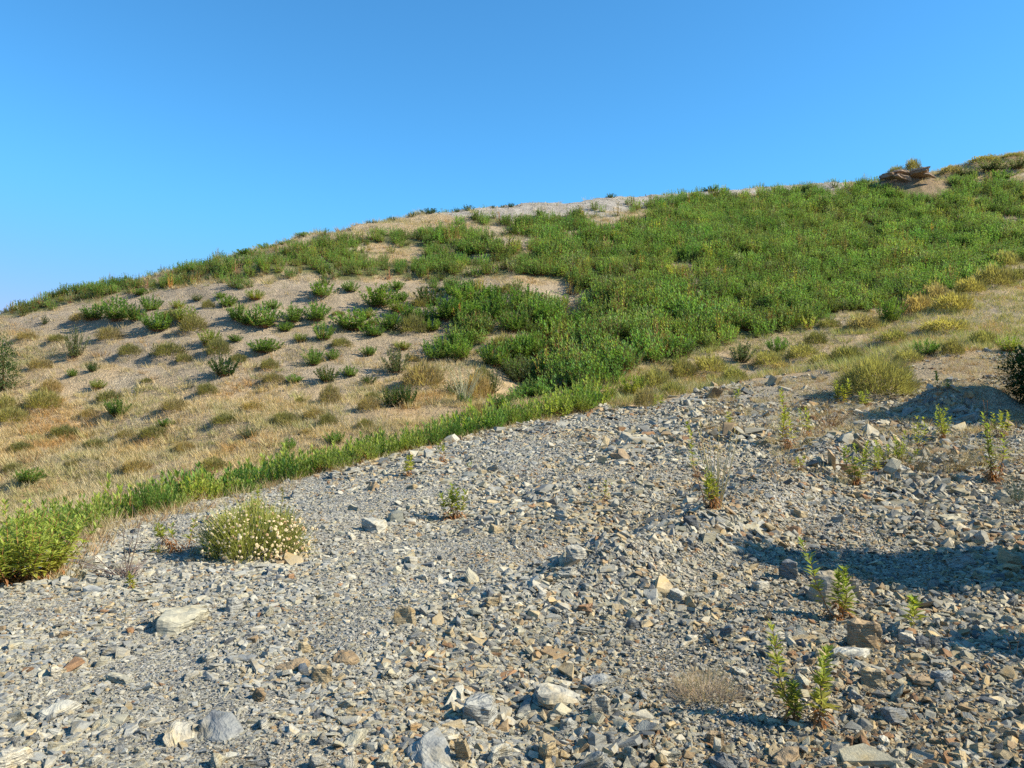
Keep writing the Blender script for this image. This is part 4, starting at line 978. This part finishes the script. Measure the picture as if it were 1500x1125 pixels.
# flowering bush
def flowering():
    p = cast(362, 815)[0]; s = p[1] / F; w = 150 * s; h = 76 * s
    e = empty('flowering_bush', (p[0], p[1] + .15, p[2] - .03))
    g = needle_bush(R, h, w * .9, 2300, np.array([.43,.42,.13]), .010, ln=.42); s_ = Geo(); f0 = Geo()
    for i in range(820):
        f = f0 if i >= 100 else Geo()
        u = nrm(R.normal(0, 1, 3)); u[2] = abs(u[2]) * .9 + .05
        if i < 100: u[1] = -abs(u[1])
        k = R.uniform(.8, 1.16) * (1 + .22 * math.sin(u[0] * 7 + 1) * math.cos(u[1] * 6))
        tip = u * [w * .5, w * .5, h] * k
        tt = np.linspace(.35, 1, 4)[:, None]; P = tip * tt * [1, 1, 1]; P[:, 2] = tip[2] * tt[:, 0] ** 1.15
        add_tube(s_, P, .0028, .0018, np.array([.30,.27,.10]))
        r = R.uniform(.010, .019); m = 9
        a = np.arange(m) * 2 * math.pi / m; nn = nrm(u + R.normal(0, .35, 3)); t1 = nrm(np.cross(nn, [.2,.5,.8])); t2 = np.cross(nn, t1)
        rim = tip + (np.cos(a)[:, None] * t1 + np.sin(a)[:, None] * t2) * r * R.uniform(.75, 1.15, (m, 1)) + nn * r * .2
        V = np.r_[rim, [tip + nn * r * .75], [tip - nn * r * .5]]
        T = [(j, (j + 1) % m, m) for j in range(m)] + [((j + 1) % m, j, m + 1) for j in range(m)]
        c = np.array([.68,.60,.46]) * R.uniform(.75, 1.15) if R.random() < .8 else np.array([.5,.36,.24])
        f.add(V, np.array(T), np.r_[np.repeat([c], m, 0), [c * [.9,.75,.55]], [c * .7]])
        if i < 100: link('flower_head', f.mesh('flower_head', M_FLOWER), e)
    link('foliage', g.mesh('foliage', M_LEAF), e); link('stems', s_.mesh('stems', M_STEM), e); link('flowers', f0.mesh('flowers', M_FLOWER), e)['kind'] = 'stuff'
    tag(e, 'rounded bush covered in small cream dried flowers on the left gravel', 'bush')
flowering()

# dry twiggy bush, stalks and tufts
def branch(g, P0, d, L, r, depth, rng, col):
    t = np.linspace(0, 1, 6)[:, None]; side = nrm(rng.normal(0, 1, 3))
    P = P0 + d * L * t + side * L * .10 * t ** 2 + np.array([0, 0, 1]) * L * .06 * t ** 2
    add_tube(g, P, r, r * .35, col * rng.uniform(.8, 1.2), 4)
    if depth:
        for _ in range(rng.integers(2, 5)):
            k = rng.integers(2, 5); branch(g, P[k], nrm(d + rng.normal(0, .5, 3)), L * rng.uniform(.3, .55), r * .55, depth - 1, rng, col)
def twigs(px, py, hpx, label, specs, short, col, name='dry_bush', cat='bush'):
    p = cast(px, py)[0]; s = p[1] / F; e = empty(name, (p[0], p[1], p[2] - .01)); g = Geo(); g2 = Geo()
    for (dx, dz, L) in specs: branch(g, np.array([R.normal(0, .02), R.normal(0, .02), 0]), nrm(np.array([dx, R.normal(0, .15), dz])), L * hpx * s, .006, 1 if L > .6 else 1, R, col)
    for _ in range(short):
        a = R.uniform(0, 6.28); branch(g2, np.array([R.normal(0, .03), R.normal(0, .03), 0]), nrm(np.array([math.cos(a), math.sin(a), R.uniform(.3, 1.5)])), hpx * s * R.uniform(.2, .42), .003, 1, R, col * 1.3)
    link('branches', g.mesh('branches', M_STEM), e)
    if short: link('twigs', g2.mesh('twigs', M_STEM), e)
    return tag(e, uniq(label), cat)
twigs(186, 846, 86, 'dry leafless twiggy bush with long bare branches on the left gravel', [(-.1,1,.85),(.35,1,1.0),(.2,1,.7),(-.9,.42,.9),(-1,.25,.7),(-.6,.6,.6),(-1,.1,.5)], 34, np.array([.15,.105,.09]))
twigs(802, 632, 30, 'small grey leafless twig plant on the rim right of the hedge', [(-.4,1,.9),(.3,1,.9),(.8,.8,.7),(-.9,.6,.7)], 16, np.array([.25,.2,.16]), 'twig_plant', 'plant')

def stalks(px, py, hpx, wpx, n, label, col, r=.0028, heads=True, bend=.25, name='dry_stalks', cat='dry plant'):
    p = cast(px, py)[0]; s = p[1] / F; e = empty(name, (p[0], p[1], p[2] - .01)); g = Geo(); hd = Geo()
    for i in range(n):
        a = R.uniform(0, 6.28); h = hpx * s * R.uniform(.6, 1); q = R.random() ** .5 * wpx * s * .5
        t = np.linspace(0, 1, 7)[:, None]
        P = np.c_[math.cos(a) * q * (.25 + t ** 1.4), math.sin(a) * q * (.25 + t ** 1.4), h * t]
        P[:, :2] += np.cumsum(R.normal(0, .01 * h * bend * 4, (7, 2)), 0)
        if n <= 16: g = Geo(); hd = Geo()
        add_tube(g, P, r, r * .5, col * R.uniform(.75, 1.2))
        if heads:
            m = 10; b = P[-2] + (P[-1] - P[-2]) * R.random((m, 1)) * 1.1
            add_leaves(hd, b, R.normal(0, .4, (m, 3)) + [0, 0, 1.], np.full(m, .05 * h), np.full(m, .012 * h), np.clip(col * R.uniform(.7, 1.2, (m, 1)), 0, 1), .2, False)
        if n <= 16:
            so_ = link('stalk', g.mesh('stalk', M_STEM), e)
            if hd.n: link('seed_head', hd.mesh('seed_head', M_STRAW), so_)
    if n <= 16: return tag(e, uniq(label), cat)
    link('stalks', g.mesh('stalks', M_STEM), e)
    if hd.n: link('seed_heads', hd.mesh('seed_heads', M_STRAW), e)
    return tag(e, uniq(label), cat)
stalks(1050, 744, 128, 62, 15, 'tall pale dry stalks rising from the middle right gravel', STRAW * 1.5, .008)
near_plant(1032,742,122,16,'tall thin green stem leaning left among the dry stalks',1,26,lean=(-.16,.05),dead=.1,leaf=(.11,.025),start=.45)
stalks(1425, 925, 72, 10, 2, 'single thin dry stalk at the right end of the long shadow', STRAW * .8, .002)
stalks(1296, 910, 52, 14, 2, 'two fine dry stalks right of the grey boulder', STRAW * .7, .0016)
stalks(1362, 962, 52, 14, 2, 'fine dry stalk in front of the dark blue stone', STRAW * .8, .0015)
stalks(1486, 965, 60, 20, 2, 'thin brown stalk bending at the right edge', BROWN * 1.6, .002)
stalks(1445, 640, 70, 14, 2, 'tall brown dead stalk beside the far-right plant', BROWN * 1.5, .006)
stalks(1490, 735, 46, 50, 46, 'grey-green grass tuft at the right edge', np.array([.30,.32,.20]), .003, False, name='grass_tuft', cat='grass tuft')
stalks(1340, 694, 44, 70, 60, 'dry straw tuft below the thin ridge plants', STRAW * .8, .003, True, name='grass_tuft', cat='grass tuft')
stalks(1405, 690, 36, 80, 60, 'dry straw tuft left of the tall far-right plant', STRAW * .75, .003, True, name='grass_tuft', cat='grass tuft')
stalks(1215, 628, 30, 70, 50, 'reddish dry tuft left of the ridge above the yellow plant', RUST, .004, True, name='grass_tuft', cat='grass tuft')
stalks(680, 592, 60, 50, 40, 'tall pale grass clump at the bottom of the gully', np.array([.42,.40,.25]), .009, True, name='grass_tuft', cat='grass tuft')
def dried_tuft():
    p = cast(1032, 1022)[0]; s = p[1] / F; e = empty('dried_tuft', (p[0], p[1], p[2] - .02))
    g = needle_bush(R, 44 * s, 100 * s, 520, np.array([.42,.33,.21]), .0026, ln=.5); h = Geo()
    for _ in range(210):
        a = R.uniform(0, 6.28); branch(h, np.array([math.cos(a), math.sin(a), 0]) * R.random() * 40 * s, nrm(np.array([math.cos(a), math.sin(a), R.uniform(.3, 1.6)])), 38 * s * R.uniform(.5, 1), .0016, 1, R, np.array([.40,.31,.22]))
    link('stems', h.mesh('stems', M_STEM), e); link('foliage', g.mesh('foliage', M_STRAW), e)
    tag(e, 'low dried grey-brown tuft on the near gravel left of the leafy pair', 'dry plant')
dried_tuft()
print('plants', time.time() - T0)

# ------------------------------------------------------------------ light, sky, camera
SUN_EL = math.radians(37); az = Vector((1.0, -0.16, 0)).normalized()
sv = Vector((az.x * math.cos(SUN_EL), az.y * math.cos(SUN_EL), math.sin(SUN_EL)))
ld = bpy.data.lights.new('sun', 'SUN'); ld.energy = 5.0; ld.angle = math.radians(.5); ld.color = (1, .925, .76)
so = bpy.data.objects.new('sun', ld); COL.objects.link(so); so.rotation_euler = sv.to_track_quat('Z', 'Y').to_euler(); so.location = (20, -5, 30)
w = bpy.data.worlds.new('World'); scene.world = w; w.use_nodes = True
nt = w.node_tree; bg = nt.nodes['Background']
sk = nt.nodes.new('ShaderNodeTexSky'); sk.sky_type = 'NISHITA'; sk.sun_disc = False
sk.sun_elevation = SUN_EL; sk.sun_rotation = math.atan2(az.x, az.y); sk.altitude = 800; sk.air_density = 1.0; sk.dust_density = 0.0; sk.ozone_density = 6.0
tn = nd(nt, 'ShaderNodeVectorMath', operation='MULTIPLY'); tn.inputs[1].default_value = (.45, .92, 1.0); nt.links.new(sk.outputs[0], tn.inputs[0])
sx = nd(nt, 'ShaderNodeSeparateXYZ'); cx = nd(nt, 'ShaderNodeCombineXYZ'); nt.links.new(tn.outputs[0], sx.inputs[0]); nt.links.new(sx.outputs[0], cx.inputs[0])
for ch, cap in ((1, 2.6), (2, 4.6)):                 # very clear air: the horizon stays blue
    sm = nd(nt, 'ShaderNodeMath', operation='SMOOTH_MIN'); sm.inputs[1].default_value = cap; sm.inputs[2].default_value = .9
    nt.links.new(sx.outputs[ch], sm.inputs[0]); nt.links.new(sm.outputs[0], cx.inputs[ch])
nt.links.new(cx.outputs[0], bg.inputs[0])
bg.inputs[1].default_value = .142
cd = bpy.data.cameras.new('camera'); cd.sensor_width = 36; cd.lens = 36 * F / 1500; cd.clip_start = .05; cd.clip_end = 3000
co = bpy.data.objects.new('camera', cd); COL.objects.link(co); co.location = (0, 0, EYE); co.rotation_euler = (math.radians(90), 0, 0)
scene.camera = co
scene.view_settings.view_transform = 'Standard'; scene.view_settings.look = 'None'; scene.view_settings.exposure = .78; scene.view_settings.gamma = 1
scene.render.engine = 'CYCLES'; scene.cycles.max_bounces = 5; scene.cycles.diffuse_bounces = 2; scene.cycles.transmission_bounces = 3; scene.cycles.use_denoising = False
dl = {k: v for k, v in LABELS.items() if v > 1}
print('done', time.time() - T0, 'dups', len(dl), list(dl.items())[:8])
